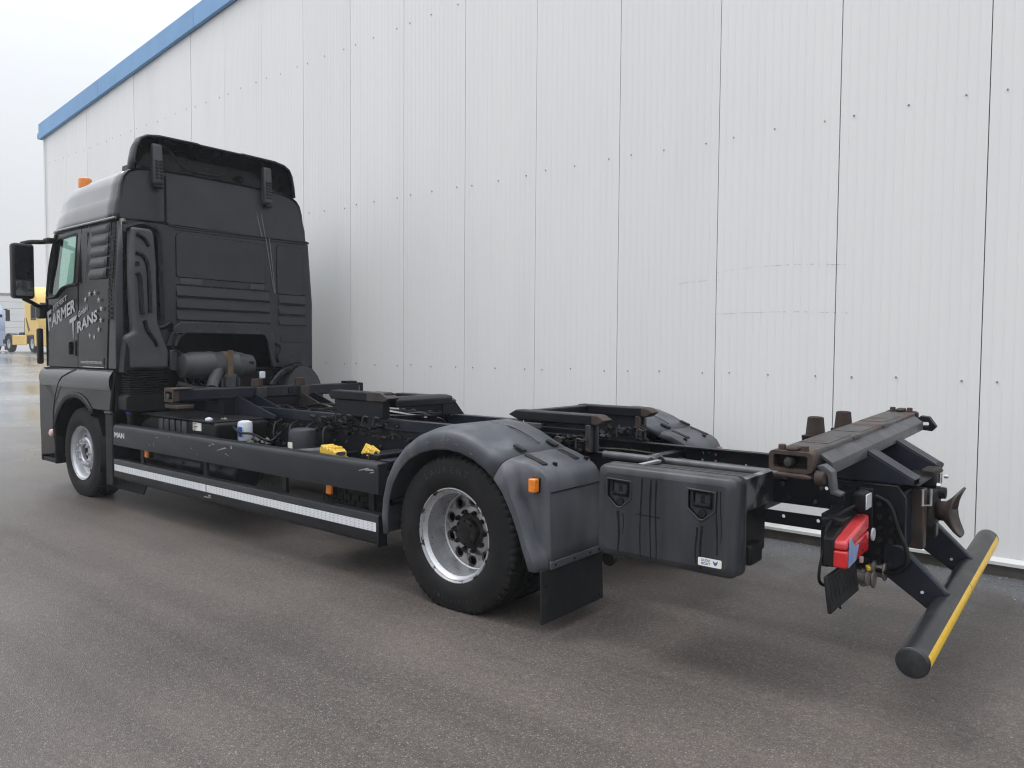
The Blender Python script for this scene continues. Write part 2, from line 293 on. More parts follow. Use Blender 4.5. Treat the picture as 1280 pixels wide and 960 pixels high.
# ------------------------------------------------------------------ ground
def asphalt(name, base, speck, patch, rough=0.50):
    m = bpy.data.materials.new(name); m.use_nodes = True; n = m.node_tree; b = n.nodes['Principled BSDF']; L = n.links.new
    t = n.nodes.new('ShaderNodeTexCoord')
    def noise(sc, det=4, stretch=None, rg=.5):
        x = n.nodes.new('ShaderNodeTexNoise'); x.inputs['Scale'].default_value = sc; x.inputs['Detail'].default_value = det; x.inputs['Roughness'].default_value = rg
        if stretch:
            mp = n.nodes.new('ShaderNodeMapping'); mp.inputs['Scale'].default_value = stretch; mp.inputs['Rotation'].default_value = (0, 0, R(-4)); L(t.outputs['Object'], mp.inputs[0]); L(mp.outputs[0], x.inputs['Vector'])
        else: L(t.outputs['Object'], x.inputs['Vector'])
        return x
    def rng(src, a, c, d, e):
        x = n.nodes.new('ShaderNodeMapRange'); x.inputs['From Min'].default_value = a; x.inputs['From Max'].default_value = c
        x.inputs['To Min'].default_value = d; x.inputs['To Max'].default_value = e; L(src, x.inputs['Value']); return x.outputs[0]
    def mulc(c, f):
        x = n.nodes.new('ShaderNodeMix'); x.data_type = 'RGBA'; x.blend_type = 'MULTIPLY'; x.inputs[0].default_value = 1
        if isinstance(c, tuple): x.inputs[6].default_value = (*c, 1)
        else: L(c, x.inputs[6])
        L(f, x.inputs[7]); return x.outputs[2]
    c = mulc(base, rng(noise(.55, 5).outputs['Fac'], .35, .65, 1-patch, 1+patch))
    c = mulc(c, rng(noise(1.1, 5, (.22, 1.6, 1)).outputs['Fac'], .35, .65, 1-patch*.9, 1+patch*.9))
    c = mulc(c, rng(noise(1.0, 6, (.07, 2.6, 1), .6).outputs['Fac'], .50, .68, 1.0, .76))
    c = mulc(c, rng(noise(.23, 3, (.5, 1.2, 1)).outputs['Fac'], .38, .62, .84, 1.14))
    c = mulc(c, rng(noise(34, 3).outputs['Fac'], .3, .7, .82, 1.18))
    vo = n.nodes.new('ShaderNodeTexVoronoi'); vo.inputs['Scale'].default_value = 190; L(t.outputs['Object'], vo.inputs['Vector'])
    sc_ = n.nodes.new('ShaderNodeSeparateColor'); L(vo.outputs['Color'], sc_.inputs[0])
    # light and dark aggregate stones
    mxx = n.nodes.new('ShaderNodeMix'); mxx.data_type = 'RGBA'
    L(rng(sc_.outputs[0], .84, 1.0, 0, .5), mxx.inputs[0]); L(c, mxx.inputs[6]); mxx.inputs[7].default_value = (*speck, 1)
    c = mulc(mxx.outputs[2], rng(sc_.outputs[1], 0, 1, .66, 1.28))
    # grey grit gathered along the foot of the hall, with a ragged edge
    sy = n.nodes.new('ShaderNodeSeparateXYZ'); L(t.outputs['Object'], sy.inputs[0])
    ye = n.nodes.new('ShaderNodeMath'); ye.operation = 'ADD'; L(sy.outputs['Y'], ye.inputs[0]); L(rng(noise(1.7, 8, None, .65).outputs['Fac'], .3, .7, -.55, .55), ye.inputs[1])
    gm = n.nodes.new('ShaderNodeMix'); gm.data_type = 'RGBA'; L(rng(ye.outputs[0], 1.0, 1.5, 0, .85), gm.inputs[0]); L(c, gm.inputs[6])
    L(mulc((.092, .096, .104), rng(sc_.outputs[2], 0, 1, .35, 1.9)), gm.inputs[7]); c = gm.outputs[2]
    fx = n.nodes.new('ShaderNodeMix'); fx.data_type = 'RGBA'; L(rng(sy.outputs['X'], -8, -20, 0, 1), fx.inputs[0]); L(c, fx.inputs[6]); L(mulc((.19, .188, .186), rng(noise(.5, 4, (1.4, .12, 1)).outputs['Fac'], .35, .65, .75, 1.2)), fx.inputs[7]); c = fx.outputs[2]  # far ground paled in streaks, standing in for sky sheen on wet asphalt
    L(c, b.inputs['Base Color'])
    wet = noise(.32, 4, (.5, 1.2, 1))
    # rain water still standing towards the far yard
    sx = n.nodes.new('ShaderNodeSeparateXYZ'); L(t.outputs['Object'], sx.inputs[0])
    far = rng(sx.outputs[0], -4, -17, 0, .32)
    sb = n.nodes.new('ShaderNodeMath'); sb.operation = 'SUBTRACT'; L(rng(wet.outputs['Fac'], .40, .62, rough-.10, rough+.14), sb.inputs[0]); L(far, sb.inputs[1])
    L(sb.outputs[0], b.inputs['Roughness'])
    bp = n.nodes.new('ShaderNodeBump'); bp.inputs['Distance'].default_value = .004; L(rng(sx.outputs[0], -3, -14, .5, .08), bp.inputs['Strength'])
    ad = n.nodes.new('ShaderNodeMath'); ad.operation = 'ADD'
    L(rng(vo.outputs['Distance'], 0, .7, 1, 0), ad.inputs[0]); L(noise(70, 4).outputs['Fac'], ad.inputs[1])
    L(ad.outputs[0], bp.inputs['Height']); L(bp.outputs[0], b.inputs['Normal'])
    b.inputs['Specular IOR Level'].default_value = .45
    return m
M['asphalt'] = asphalt('asphalt', (0.084, 0.070, 0.062), (0.34, 0.31, 0.29), .16)
M['grit'] = asphalt('gritty asphalt', (0.058, 0.060, 0.064), (0.42, 0.42, 0.42), .2, .6)
def gz(x, y):
    d = -x-15
    if d <= 0: return 0.0
    return 1.32*(d/29)**1.1 if d < 29 else 1.32
xs = [60, 20, 10, 5, 0, -5, -10, -15, -17, -19, -21, -23, -25, -28, -31, -34, -37, -40, -43, -46, -50, -60, -80, -120, -200, -420]
ys = [-300, -120, -60, -30, -15, -8, -4, 0, 1.9, 6, 12, 20, 30, 60, 120, 300]
o = MB().grid([[(x, y, gz(x, y)) for y in ys] for x in xs]).build('ground', 'asphalt', smooth=30); setting(o)
# small stones lying in the grit
mb = MB()
for i in range(1500):
    x = random.uniform(-6, 6.5); y = 1.9-abs(random.gauss(0, .33)); 
    if y < .6: continue
    r = random.uniform(.003, .010)*(1.4 if random.random() < .08 else 1)
    p = [(x+r*random.uniform(.6, 1.1)*math.cos(a), y+r*random.uniform(.6, 1.1)*math.sin(a), .004) for a in (0, 1.6, 3.1, 4.7)]
    mb.mesh(p+[(x, y, .004+r)], [(0, 1, 4), (1, 2, 4), (2, 3, 4), (3, 0, 4)])
o = mb.build('loose_stones', mat('pale grey stones', (.22, .22, .22), .8, 0, .5, 30), smooth=0); setting(o, 'stuff')

# ------------------------------------------------------------------ hall (sandwich panel building)
X0, PW = 2.3982, 1.0485
def roof_z(x): return 8.054+.1004*(x-X0)
hall = thing('warehouse', 'long white hall of upright ribbed metal panels with a blue roof edge, behind the truck', 'building', (0, 1.9329, 0), math.atan(-.0041))
def panelmat(name, base, var):
    m = mat(name, base, .42, 0, .035, 1.2, dirt=(base[0]*.86, base[1]*.86, base[2]*.84), dirt_amt=.25, dirt_scale=1.2, dirt_lo=.42, dirt_hi=.8, stretch=(2, 1, .35), spec=.4, bump=.10, bscale=1.3)
    return m
M['panel_a'] = panelmat('white coated panel', (.80, .80, .79), 0)
M['panel_b'] = panelmat('white coated panel b', (.785, .788, .78), 0)
M['panel_c'] = panelmat('white coated panel c', (.81, .81, .80), 0)
M['flashing'] = mat('drip flashing', (.60, .61, .605), .5, 0, .12, 2, dirt=(.22, .20, .17), dirt_amt=.7, dirt_scale=4, dirt_lo=.48, dirt_hi=.75, stretch=(.5, 1, 1))
M['fascia'] = mat('blue coated sheet', (.165, .345, .60), .45, 0, .08, 2)
M['plinth'] = mat('concrete plinth', (.10, .088, .075), .85, 0, .35, 5, bump=.3, bscale=30, dirt=(.05, .06, .035), dirt_amt=.5, dirt_scale=4)
M['joint'] = mat('joint sealant', (.16, .16, .165), .8)
M['screw'] = mat('screw head', (.27, .27, .27), .5, .4)
XL, XR = -15.60, X0+6*PW
rb = random.Random(3)
edges = [XL]+[X0+k*PW for k in range(-17, 7)]
edges = sorted(e for e in edges if e >= XL)
for i in range(len(edges)-1):
    a, b = edges[i]+.0036, edges[i+1]-.0036
    if b-a < .05: continue
    # each panel: 14 flat bands, every second one proud; slight tilt so the joints read unevenly
    n = 15; tl = rb.uniform(-.003, .003); off = rb.uniform(-.002, .002); sk = rb.uniform(-.0015, .0015)
    prof = []
    for k in range(n):
        u0 = a+(b-a)*k/n; u1 = a+(b-a)*(k+1)/n; g = .006
        h = -.0015
        prof += [(u0+g, h), (u1-g, h), (u1-g+.002, 0.0), (u1+g-.002, 0.0)] if k < n-1 else [(u0+g, h), (u1, h)]
    prof = [(a, -.0015)]+prof[1:]
    mb = MB(); vs = []
    def top(x): return roof_z(x)+.16
    for z in (0.10, None):
        for u, h in prof:
            zz = z if z is not None else top(u)
            vs.append((u+sk*zz/8*0, h+off+tl*(zz-4)/4, zz))
    for z in (0.10, None):
        for u in (a, b): vs.append((u, .10, z if z is not None else top(u)))
    m_ = len(prof)
    fs = [(k, k+1, m_+k+1, m_+k) for k in range(m_-1)]
    fs += [(0, m_, 2*m_+2, 2*m_), (m_-1, 2*m_+1, 2*m_+3, 2*m_-1), (2*m_, 2*m_+2, 2*m_+3, 2*m_+1)]
    mb.mesh(vs, fs).build('wall_panel', ['panel_a', 'panel_b', 'panel_c'][rb.choice([0, 0, 1, 2])], hall, smooth=0)
# dark joint backing, plinth, base flashing
MB().prism([(XL, .10), (XR, .10), (XR, roof_z(XR)+.1), (XL, roof_z(XL)+.1)], 'xz', .03, .09).build('joint_backing', 'joint', hall, smooth=0)
MB().box(XL+.02, XR, .012, .3, -.2, .098).build('plinth', 'plinth', hall, smooth=0)
MB().prism([(-.032, .088), (-.032, .112), (.0, .14), (.02, .14), (.02, .099), (-.026, .099), (-.026, .088)], 'yz', XL-.005, XR).build('base_flashing', 'flashing', hall, smooth=0)
# screws, three per panel and row
mb = MB()
for k in range(-18, 7):
    for fr in (.12, .47, .87):
        x = X0+(k-1+fr)*PW
        if x < XL+.05 or x > XR-.05: continue
        for z in (1.4415, 3.5574, 5.673, 7.79):
            if z > roof_z(x)-.1: continue
            zz = z+rb.uniform(-.012, .012); xx = x+rb.uniform(-.02, .02)
            mb.cyl((xx, 0, zz), (xx, -.009, zz), .0078, .006, 8)
o = mb.build('screw', 'screw', hall, smooth=0); o['kind'] = 'stuff'
# body of the hall behind the wall: end wall, roof, verge trim, gutter end
MB().prism([(XL, .0), (XR+.0, .0), (XR, roof_z(XR)-.02), (XL, roof_z(XL)-.02)], 'xz', .2, 14).build('hall_body', 'panel_b', hall, smooth=0)
MB().prism([(XL-.12, roof_z(XL-.12)+.22), (XR, roof_z(XR)+.22), (XR, roof_z(XR)+.32), (XL-.12, roof_z(XL-.12)+.32)], 'xz', .0, 14.2).build('roof', mat('roof sheet', (.3, .31, .32), .5), hall, smooth=0)
seams = [XL-.10, -12.6, -8.9, -5.2, -1.5, 2.2, 5.9, XR]
for i in range(len(seams)-1):
    a, b = seams[i], seams[i+1]-.006
    mb = MB()
    mb.prism([(a, roof_z(a)), (b, roof_z(b)), (b, roof_z(b)+.335), (a, roof_z(a)+.335)], 'xz', -.075, -.012)
    mb.build('verge_trim', 'fascia', hall, bevel=.006)
MB().prism([(XL-.11, roof_z(XL)-.005), (XR, roof_z(XR)-.012), (XR, roof_z(XR)-.002), (XL-.11, roof_z(XL)+.005)], 'xz', -.07, .01).build('drip_edge', mat('drip edge', (.07, .09, .13), .6), hall, smooth=0)
mb = MB(); mb.box(XL-.27, XL-.11, -.05, 14, roof_z(XL)+.03, roof_z(XL)+.16); mb.build('gutter', mat('blue gutter sheet', (.17, .33, .50), .45), hall, bevel=.02)
MB().box(XL-.012, XL+.06, -.018, .06, .10, roof_z(XL)).build('corner_trim', 'panel_b', hall, bevel=.004)
# scrape marks left on the panels by loads
for (xa, za, xb, zb, sag, nn) in ((.31, 2.365, 1.44, 2.36, .05, 34), (.26, 1.98, 1.46, 1.965, .03, 40), (-.1, 2.28, .35, 2.295, .01, 14)):
    mb = MB()
    for i in range(nn):
        if rb.random() < .25: continue
        t0, t1 = i/nn, (i+rb.uniform(.3, .9))/nn
        f = lambda t: (xa+(xb-xa)*t, za+(zb-za)*t+sag*4*t*(1-t)*.6)
        (x1, z1), (x2, z2) = f(t0), f(t1); hh = rb.uniform(.0010, .0022)
        mb.mesh([(x1, -.0085, z1-hh), (x2, -.0085, z2-hh), (x2, -.0085, z2+hh), (x1, -.0085, z1+hh)], [(0, 1, 2, 3)])
    mb.build('scrape_mark', mat('scrape', (.36, .35, .34), .7), hall, smooth=0)

# ------------------------------------------------------------------ the truck
truck = thing('swap_body_truck', 'dark grey two-axle truck chassis without a load body, parked along the white hall', 'truck')
T = truck
WB = 5.682

# ---- wheels
def tyre_profile(w, ro, rr):
    h = w/2
    return [(rr-.004, -h+.035), (rr+.012, -h+.018), (rr+.03, -h+.008), (rr+.075, -h-.002), (ro-.085, -h), (ro-.045, -h+.012), (ro-.036, -h+.013), (ro-.022, -h+.018), (ro-.008, -h+.028), (ro, -h+.045),
            (ro+.001, -h*.46), (ro-.012, -h*.44), (ro-.012, -h*.40), (ro+.002, -h*.38), (ro+.003, -h*.06), (ro-.011, -h*.04), (ro-.011, h*.04), (ro+.003, h*.06), (ro+.002, h*.38), (ro-.012, h*.40), (ro-.012, h*.44), (ro+.001, h*.46),
            (ro, h-.045), (ro-.008, h-.028), (ro-.036, h-.013), (ro-.085, h), (rr+.075, h+.002), (rr+.012, h-.018), (rr-.004, h-.035)]
def tyre(c, w, ro, rr, parent, lug=.010, n=264):
    def mod(i, j):
        if j in (7, 8, 9, 22, 23): return -lug if (i % 4) in (0,) else 0.002
        return 0
    return MB().lathe(tyre_profile(w, ro, rr), c, 'y', n, mod=mod).build('tyre', 'rubber', parent, smooth=40)
def disc_holes(nh, rc, rh, n=9): return [circ(rc*math.cos(2*math.pi*(i+.5)/nh), rc*math.sin(2*math.pi*(i+.5)/nh), rh, n) for i in range(nh)]
def text_arc(name, s, c, r, a0, da, h, y, m, parent):
    mb = MB()
    for i, chh in enumerate(s):
        vs, fs = text_verts(chh, .03); a = a0+da*i
        x0, x1 = min(v.x for v in vs), max(v.x for v in vs); hh = max(v.y for v in vs)
        pts = []; 
        for v in vs:
            u = (v.x-(x0+x1)/2)/hh*h*.95; rr_ = r+v.y/hh*h
            # the camera looks along +y, so letters read with +x to the right
            aa = R(a)-u/r
            pts.append((c[0]+rr_*math.cos(aa), y, c[2]+rr_*math.sin(aa)))
        mb.mesh(pts, fs)
    return mb.build(name, m, parent, smooth=0)
RO, RR, WZ = .502, .290, .475
def rear_wheel(sg):
    # sg -1: near side, +1: far side
    wq = thing('rear_wheel', '', '', (0, 0, 0)); del wq['label']; del wq['category']; wq.parent = T
    yo = 1.10*sg
    tyre((0, yo, WZ), .285, RO, RR, wq); tyre((0, .765*sg, WZ), .285, RO, RR, wq)
    # dished rim: outer flange, well, disc deep inside
    yf = 1.2225*sg
    P = [(.302, .004), (.301, -.004), (.2955, -.006), (.289, .000), (.285, .012), (.284, .02)]
    MB().lathe([(r, -h*sg) for r, h in P], (0, yf, WZ), 'y', 64).build('rim_flange', 'rim_edge', wq)
    P = [(.286, .010), (.280, .022), (.262, .034), (.258, .06), (.256, .165), (.250, .180), (.240, .186), (.234, .180)]
    MB().lathe([(r, -h*sg) for r, h in P], (0, yf, WZ), 'y', 64).build('rim', 'rim', wq)
    d0 = yf-.182*sg
    mb = MB(); mb.plate(circ(0, WZ, .240, 60), [[(x, z+WZ) for x, z in hl] for hl in disc_holes(10, .197, .030, 12)], 'xz', d0, d0-.012*sg)
    mb.build('wheel_disc', 'rim_disc', wq, smooth=20)
    mb = MB()
    for x, z in [(math.cos(2*math.pi*(i+.5)/10)*.197, math.sin(2*math.pi*(i+.5)/10)*.197) for i in range(10)]:
        mb.lathe([(.0295, 0), (.0345, .003), (.037, .0008)], (x, d0, z+WZ), 'y', 14, sgn=sg)
    mb.build('hole_rim', M['rust'], wq)
    MB().lathe([(.164, 0), (.160, .014), (.150, .020), (.100, .022), (.100, 0)], (0, d0, WZ), 'y', 48, sgn=sg).build('disc_ring', 'rim_disc', wq)
    mb = MB()
    for i in range(10):
        a = 2*math.pi*i/10; x, z = .125*math.cos(a), WZ+.125*math.sin(a)
        mb.cyl((x, d0+.02*sg, z), (x, d0+.046*sg, z), .017, .016, 6); mb.cyl((x, d0+.046*sg, z), (x, d0+.060*sg, z), .010, .010, 8)
    mb.build('wheel_nut', 'hub', wq, smooth=20)
    MB().lathe([(.116, .0235), (.104, .028), (.090, .034), (.086, .07), (.074, .08), (.045, .083), (.042, .088), (.0, .088)], (0, d0, WZ), 'y', 40, sgn=sg).build('hub', 'hub', wq)
    mb = MB()
    for i in range(8):
        a = 2*math.pi*i/8; x, z = .074*math.cos(a), WZ+.074*math.sin(a); mb.cyl((x, d0+.07*sg, z), (x, d0+.088*sg, z), .008, .007, 6)
    mb.build('hub_bolt', 'hub', wq, smooth=20)
    MB().cyl((0, .60*sg, WZ), (0, 1.0*sg, WZ), .20, .20, 30).build('brake_drum', 'hub', wq)
    if sg < 0:
        text_arc('tyre_lettering', 'LAURENT', (0, 0, WZ), .398, 122, -8.2, .042, -1.2445, M['rubber_text'], wq)
        text_arc('size_lettering', '315/70R22.5', (0, 0, WZ), .40, -60, -5, .020, -1.2445, M['rubber_text'], wq)
    return wq
M['rubber_text'] = mat('raised tyre lettering', (0.0155, 0.0155, 0.016), .55, 0, .1, 20)
def front_wheel(sg):
    wq = thing('front_wheel', '', ''); del wq['label']; del wq['category']; wq.parent = T
    c = (-WB, 1.045*sg, WZ)
    tyre(c, .30, RO, RR, wq)
    yf = 1.187*sg
    P = [(.2985, 0), (.300, .006), (.2985, .012), (.284, .014), (.277, .024), (.262, .034), (.256, .06), (.250, .085), (.236, .094)]
    MB().lathe([(r, -h*sg) for r, h in P], (-WB, yf, WZ), 'y', 56).build('rim', 'rim_front', wq)
    d0 = yf-.092*sg
    mb = MB(); hs = [[(x-WB, z+WZ) for x, z in hl] for hl in disc_holes(10, .205, .022, 10)]
    mb.plate(circ(-WB, WZ, .242, 48), hs+[circ(-WB, WZ, .088, 24)], 'xz', d0, d0-.012*sg)
    mb.build('wheel_disc', 'rim_front', wq, smooth=20)
    MB().lathe([(.178, .0), (.170, .050), (.160, .060), (.100, .060), (.092, .050), (.09, -.03)], (-WB, d0, WZ), 'y', 40, sgn=sg).build('disc_ring', 'rim_front', wq)
    mb = MB()
    for i in range(10):
        a = 2*math.pi*i/10; x, z = -WB+.135*math.cos(a), WZ+.135*math.sin(a)
        mb.cyl((x, d0+.06*sg, z), (x, d0+.09*sg, z), .017, .016, 6)
    mb.build('wheel_nut', 'rim_front', wq, smooth=20)
    MB().lathe([(.0895, .02), (.088, -.035), (.060, -.030), (.050, -.005), (.0, .0)], (-WB, d0, WZ), 'y', 32, sgn=sg).build('hub', 'rust', wq)
    MB().cyl((-WB, .55*sg, WZ), (-WB, 1.05*sg, WZ), .21, .21, 24).build('brake_drum', 'hub', wq)
    return wq
for sg in (-1, 1): rear_wheel(sg); front_wheel(sg)

# ---- rear fenders
FP = []   # (outer surface x z, lip x z)
for th, rp, rl in ((187, .625, .560), (176, .64, .565), (165, .648, .572), (152, .665, .580), (140, .675, .582), (128, .685, .575), (116, .692, .562), (104, .695, .552), (92, .695, .546), (80, .69, .545), (68, .683, .545), (58, .685, .545)):
    c, s = math.cos(R(th)), math.sin(R(th)); FP.append((rp*c, WZ+rp*s, rl*c, WZ+rl*s))
FP += [(.455, 1.02, .365, .88), (.55, .992, .425, .815), (.625, .962, .470, .745), (.672, .932, .502, .69), (.698, .89, .526, .64), (.708, .81, .556, .57), (.714, .65, .590, .48), (.719, .50, .612, .43), (.723, .385, .628, .383)]
def fender_row(p, sg, i):
    px, pz, lx, lz = p; d = math.hypot(px-lx, pz-lz); nx, nz_ = (px-lx)/d, (pz-lz)/d
    def a(t, y): return (lx+nx*t, y*sg, lz+nz_*t)
    q = 0 if i <= 12 else .55 if i == 13 else 1.0
    l1 = .062; f = d/.145
    R_ = [(0, 1.262), (.008, 1.270), (l1*.9, 1.274), (l1, 1.262), (l1+.012, 1.222), (l1+.02, 1.186), (d*.85, 1.178), (d*.97, 1.172), (d, 1.150), (d, 1.0), (d, .66), (d-.012, .635), (d-.05, .628)]
    F_ = [(0, 1.262), (.008*f, 1.270), (.074*f, 1.273), (.098*f, 1.267), (.116*f, 1.248), (.126*f, 1.222), (.133*f, 1.185), (.139*f, 1.13), (d, 1.06), (d, .9), (d, .66), (d-.012, .635), (d-.05, .628)]
    return [a(A[0]*(1-q)+B[0]*q, A[1]*(1-q)+B[1]*q) for A, B in zip(F_, R_)]
def rear_fender(sg):
    rows_f = [fender_row(p, sg, i) for i, p in enumerate(FP[:13])]
    e = FP[12]
    fn = MB().grid(rows_f).build('rear_fender', 'fender', T, smooth=60, solid=.008)
    rows_r = [fender_row((q[0]+.004, q[1]-.002, q[2]+.004, q[3]-.002), sg, i+12) for i, q in enumerate(FP[12:])]
    rq = MB().grid(rows_r).build('fender_rear_panel', 'fender_dirty', T, smooth=45, solid=.008)
    # hinge tabs over the joint, slots, plugs, seam, rivets
    for yy in (1.09, .76):
        mb = MB(); mb.obox((.425, yy*sg, 1.052), (.085, .038, .016), (0, R(20), 0)); mb.build('hinge_tab', 'black_plastic', fn, bevel=.004)
        mb = MB(); mb.obox((.552, yy*sg*1.005, .995), (.15, .046, .010), (0, R(18), 0)); mb.build('slot', 'black_plastic', rq, bevel=.004)
        mb = MB(); mb.cyl((.628, (yy-.075)*sg, .950), (.634, (yy-.075)*sg, .978), .017, .015, 12); mb.build('plug', 'black_plastic', rq)
    mb = MB(); mb.box(.712, .7185, .645*sg, 1.165*sg, .822, .828); mb.build('seam', 'black_plastic', rq, smooth=0)
    mb = MB(); mb.tube([(.40, .86*sg, 1.062), (.30, .86*sg, 1.108), (.18, .86*sg, 1.147), (.0, .86*sg, 1.171)], .007, 6); mb.build('ridge', 'fender', fn)
    mb = MB(); mb.box(.722, .734, .635*sg, 1.185*sg, .385, .43); mb.build('clamp_strip', 'fender_dirty', rq, bevel=.004)
    mb = MB()
    for yy in (1.14, .95, .78, .68): mb.cyl((.732, yy*sg, .408), (.740, yy*sg, .408), .008, .007, 8)
    mb.build('rivet', 'black_plastic', rq)
    lm = 'orange' if sg < 0 else 'red'
    mk = MB(); mk.box(.600, .650, 1.190*sg, 1.235*sg, .825, .905) if sg < 0 else mk.box(.715, .735, 1.06, 1.14, .82, .88)
    ml = mk.build('side_marker_lamp', lm, rq, bevel=.008, seg=3)
    if sg < 0:
        mb = MB(); mb.box(.598, .652, -1.196, -1.170, .822, .908); mb.build('lamp_seat', 'black_plastic', rq, bevel=.004)
    mb = MB(); mb.prism([(.712, .392), (.716, .24), (.722, .085), (.733, .085), (.727, .24), (.723, .392)], 'xz', .622*sg, 1.266*sg)
    mf = mb.build('mud_flap', 'rubber_flap', T, bevel=.004)
    mb = MB()
    for yy, z in ((1.23, .11), (.66, .12), (1.22, .30), (.98, .098)): mb.cyl((.728, yy*sg, z), (.736, yy*sg, z), .008, .008, 8)
    mb.build('flap_bolt', 'black_plastic', mf)
for sg in (-1, 1): rear_fender(sg)
mb = MB(); rs = random.Random(8)
for k in range(16):
    a = rs.choice([rs.uniform(62, 100), rs.uniform(100, 150)]); r0 = .56+rs.uniform(.01, .055); da = rs.uniform(.6, 3.5); ww = rs.uniform(.0012, .003)
    pts = [(r*math.cos(R(a+t)), -1.2795, WZ+r*math.sin(R(a+t))) for r, t in ((r0, 0), (r0+rs.uniform(-.008, .008), da), (r0+ww, da), (r0+ww, 0))]
    mb.mesh(pts, [(0, 1, 2, 3)])
o = mb.build('scuff_mark', mat('pale scuff', (.20, .205, .21), .6), [c for c in T.children if c.name.startswith('rear_fender')][0], smooth=0); o['kind'] = 'stuff'
# tear streaks of light wear on the near fender lip are in the material; struts behind the arch
MB().tube([(-.60, -.45, .62), (-.62, -.9, .62), (-.60, -1.20, .60)], .022, 8).build('fender_strut', 'frame', T)
MB().tube([(.55, -.45, .80), (.60, -.9, .80)], .022, 8).build('fender_strut', 'frame', T)

# ---- side skirts (two boards per side)
def skirt(sg):
    y0 = 1.238*sg
    def bd(poly, name, m='skirt'): return MB().prism([((-1 if sg < 0 else 1)*v[0], v[1]) for v in poly], 'yz', -4.765, -.690).build(name, m, T, smooth=50)
    up = bd([(1.238, .648), (1.238, .815), (1.234, .835), (1.222, .852), (1.205, .860), (1.165, .862), (1.165, .855), (1.200, .853), (1.216, .845), (1.228, .83), (1.231, .815), (1.231, .648)], 'upper_side_skirt')
    lo = bd([(1.238, .335), (1.238, .498), (1.233, .505), (1.16, .505), (1.16, .499), (1.231, .499), (1.231, .340), (1.222, .315), (1.200, .297), (1.15, .292), (1.15, .286), (1.205, .290), (1.229, .311)], 'lower_side_skirt')
    for z0, z1, u in ((.648, .862, up), (.286, .505, lo)):
        mb = MB(); mb.box(-.704, -.686, (1.160)*sg, (1.2415)*sg, z0-.002, z1-.004); mb.build('end_cap', 'skirt', u, bevel=.004)
    # reflective tape: separate pieces with a printed hexagon seam, one gap where the board is dented
    if sg < 0:
        for a, b in ((-4.745, -2.96), (-2.945, -.715)):
            t = MB().box(a, b, -1.2400, -1.2378, .388, .450).build('reflective_tape', 'reflect', lo, smooth=0)
            mb = MB(); x = a+.02; k = 0
            while x < b-.03:
                for zz in (.398, .419, .440):
                    mb.mesh([(x, -1.2406, zz-.006), (x+.008, -1.2406, zz-.006), (x+.022, -1.2406, zz+.006), (x+.014, -1.2406, zz+.006)], [(0, 1, 2, 3)])
                x += .047; k += 1
            mb.build('tape_seam', 'tape_line', lo, smooth=0)
        mb = MB(); random.seed(5)
        for (x, z, L, h) in ((-3.9, .70, .006, .05), (-3.86, .79, .05, .006), (-3.62, .80, .006, .03), (-2.9, .79, .03, .010), (-2.86, .81, .06, .006), (-2.77, .765, .16, .008), (-2.64, .75, .08, .005), (-2.55, .80, .02, .03), (-.90, .79, .12, .008), (-.83, .80, .10, .012), (-.78, .785, .05, .008), (-4.0, .71, .04, .006), (-3.2, .745, .015, .01), (-3.1, .70, .01, .01)):
            sl = random.uniform(-.25, .25); mb.mesh([(x, -1.2396, z), (x+L, -1.2396, z+sl*L), (x+L*.8, -1.2396, z+sl*L+h*.7), (x+L*.1, -1.2396, z+h)], [(0, 1, 2, 3)])
        mb.build('scratch', 'scratch', up, smooth=0)
        mb = MB()
        for (x, z, L, h) in ((-3.0, .325, .14, .02), (-2.92, .34, .05, .03), (-3.7, .36, .04, .007)):
            mb.mesh([(x, -1.2396, z+.012), (x+L, -1.2396, z+.017), (x+L*.9, -1.2396, z+.012+h*.5), (x+L*.2, -1.2396, z+.012+h*.6)], [(0, 1, 2, 3)])
        mb.build('scratch', 'scratch', lo, smooth=0)
        text_quad('maker_lettering', 'MAN', [(-4.735, .728), (-4.515, .728), (-4.515, .782), (-4.735, .782)], -1.2400, 'letter_white', up, .03)
    # holders
    for x in (-4.3, -3.1, -1.9, -.85):
        mb = MB(); mb.box(x-.03, x+.03, 1.14*sg, 1.165*sg, .30, .86); mb.box(x-.03, x+.03, .42*sg, 1.14*sg, .72, .76); mb.build('skirt_holder', 'frame', T, bevel=.003)
for sg in (-1, 1): skirt(sg)
for x in (-4.175, -1.31):
    mb = MB(); mb.box(x-.03, x+.032, -1.19, -1.16, .565, .65); mb.build('side_marker_lamp', 'orange', T, bevel=.01, seg=3)
    mb = MB(); mb.box(x-.035, x+.037, -1.17, -1.12, .56, .655); mb.build('lamp_seat', 'black_plastic', T, bevel=.004)

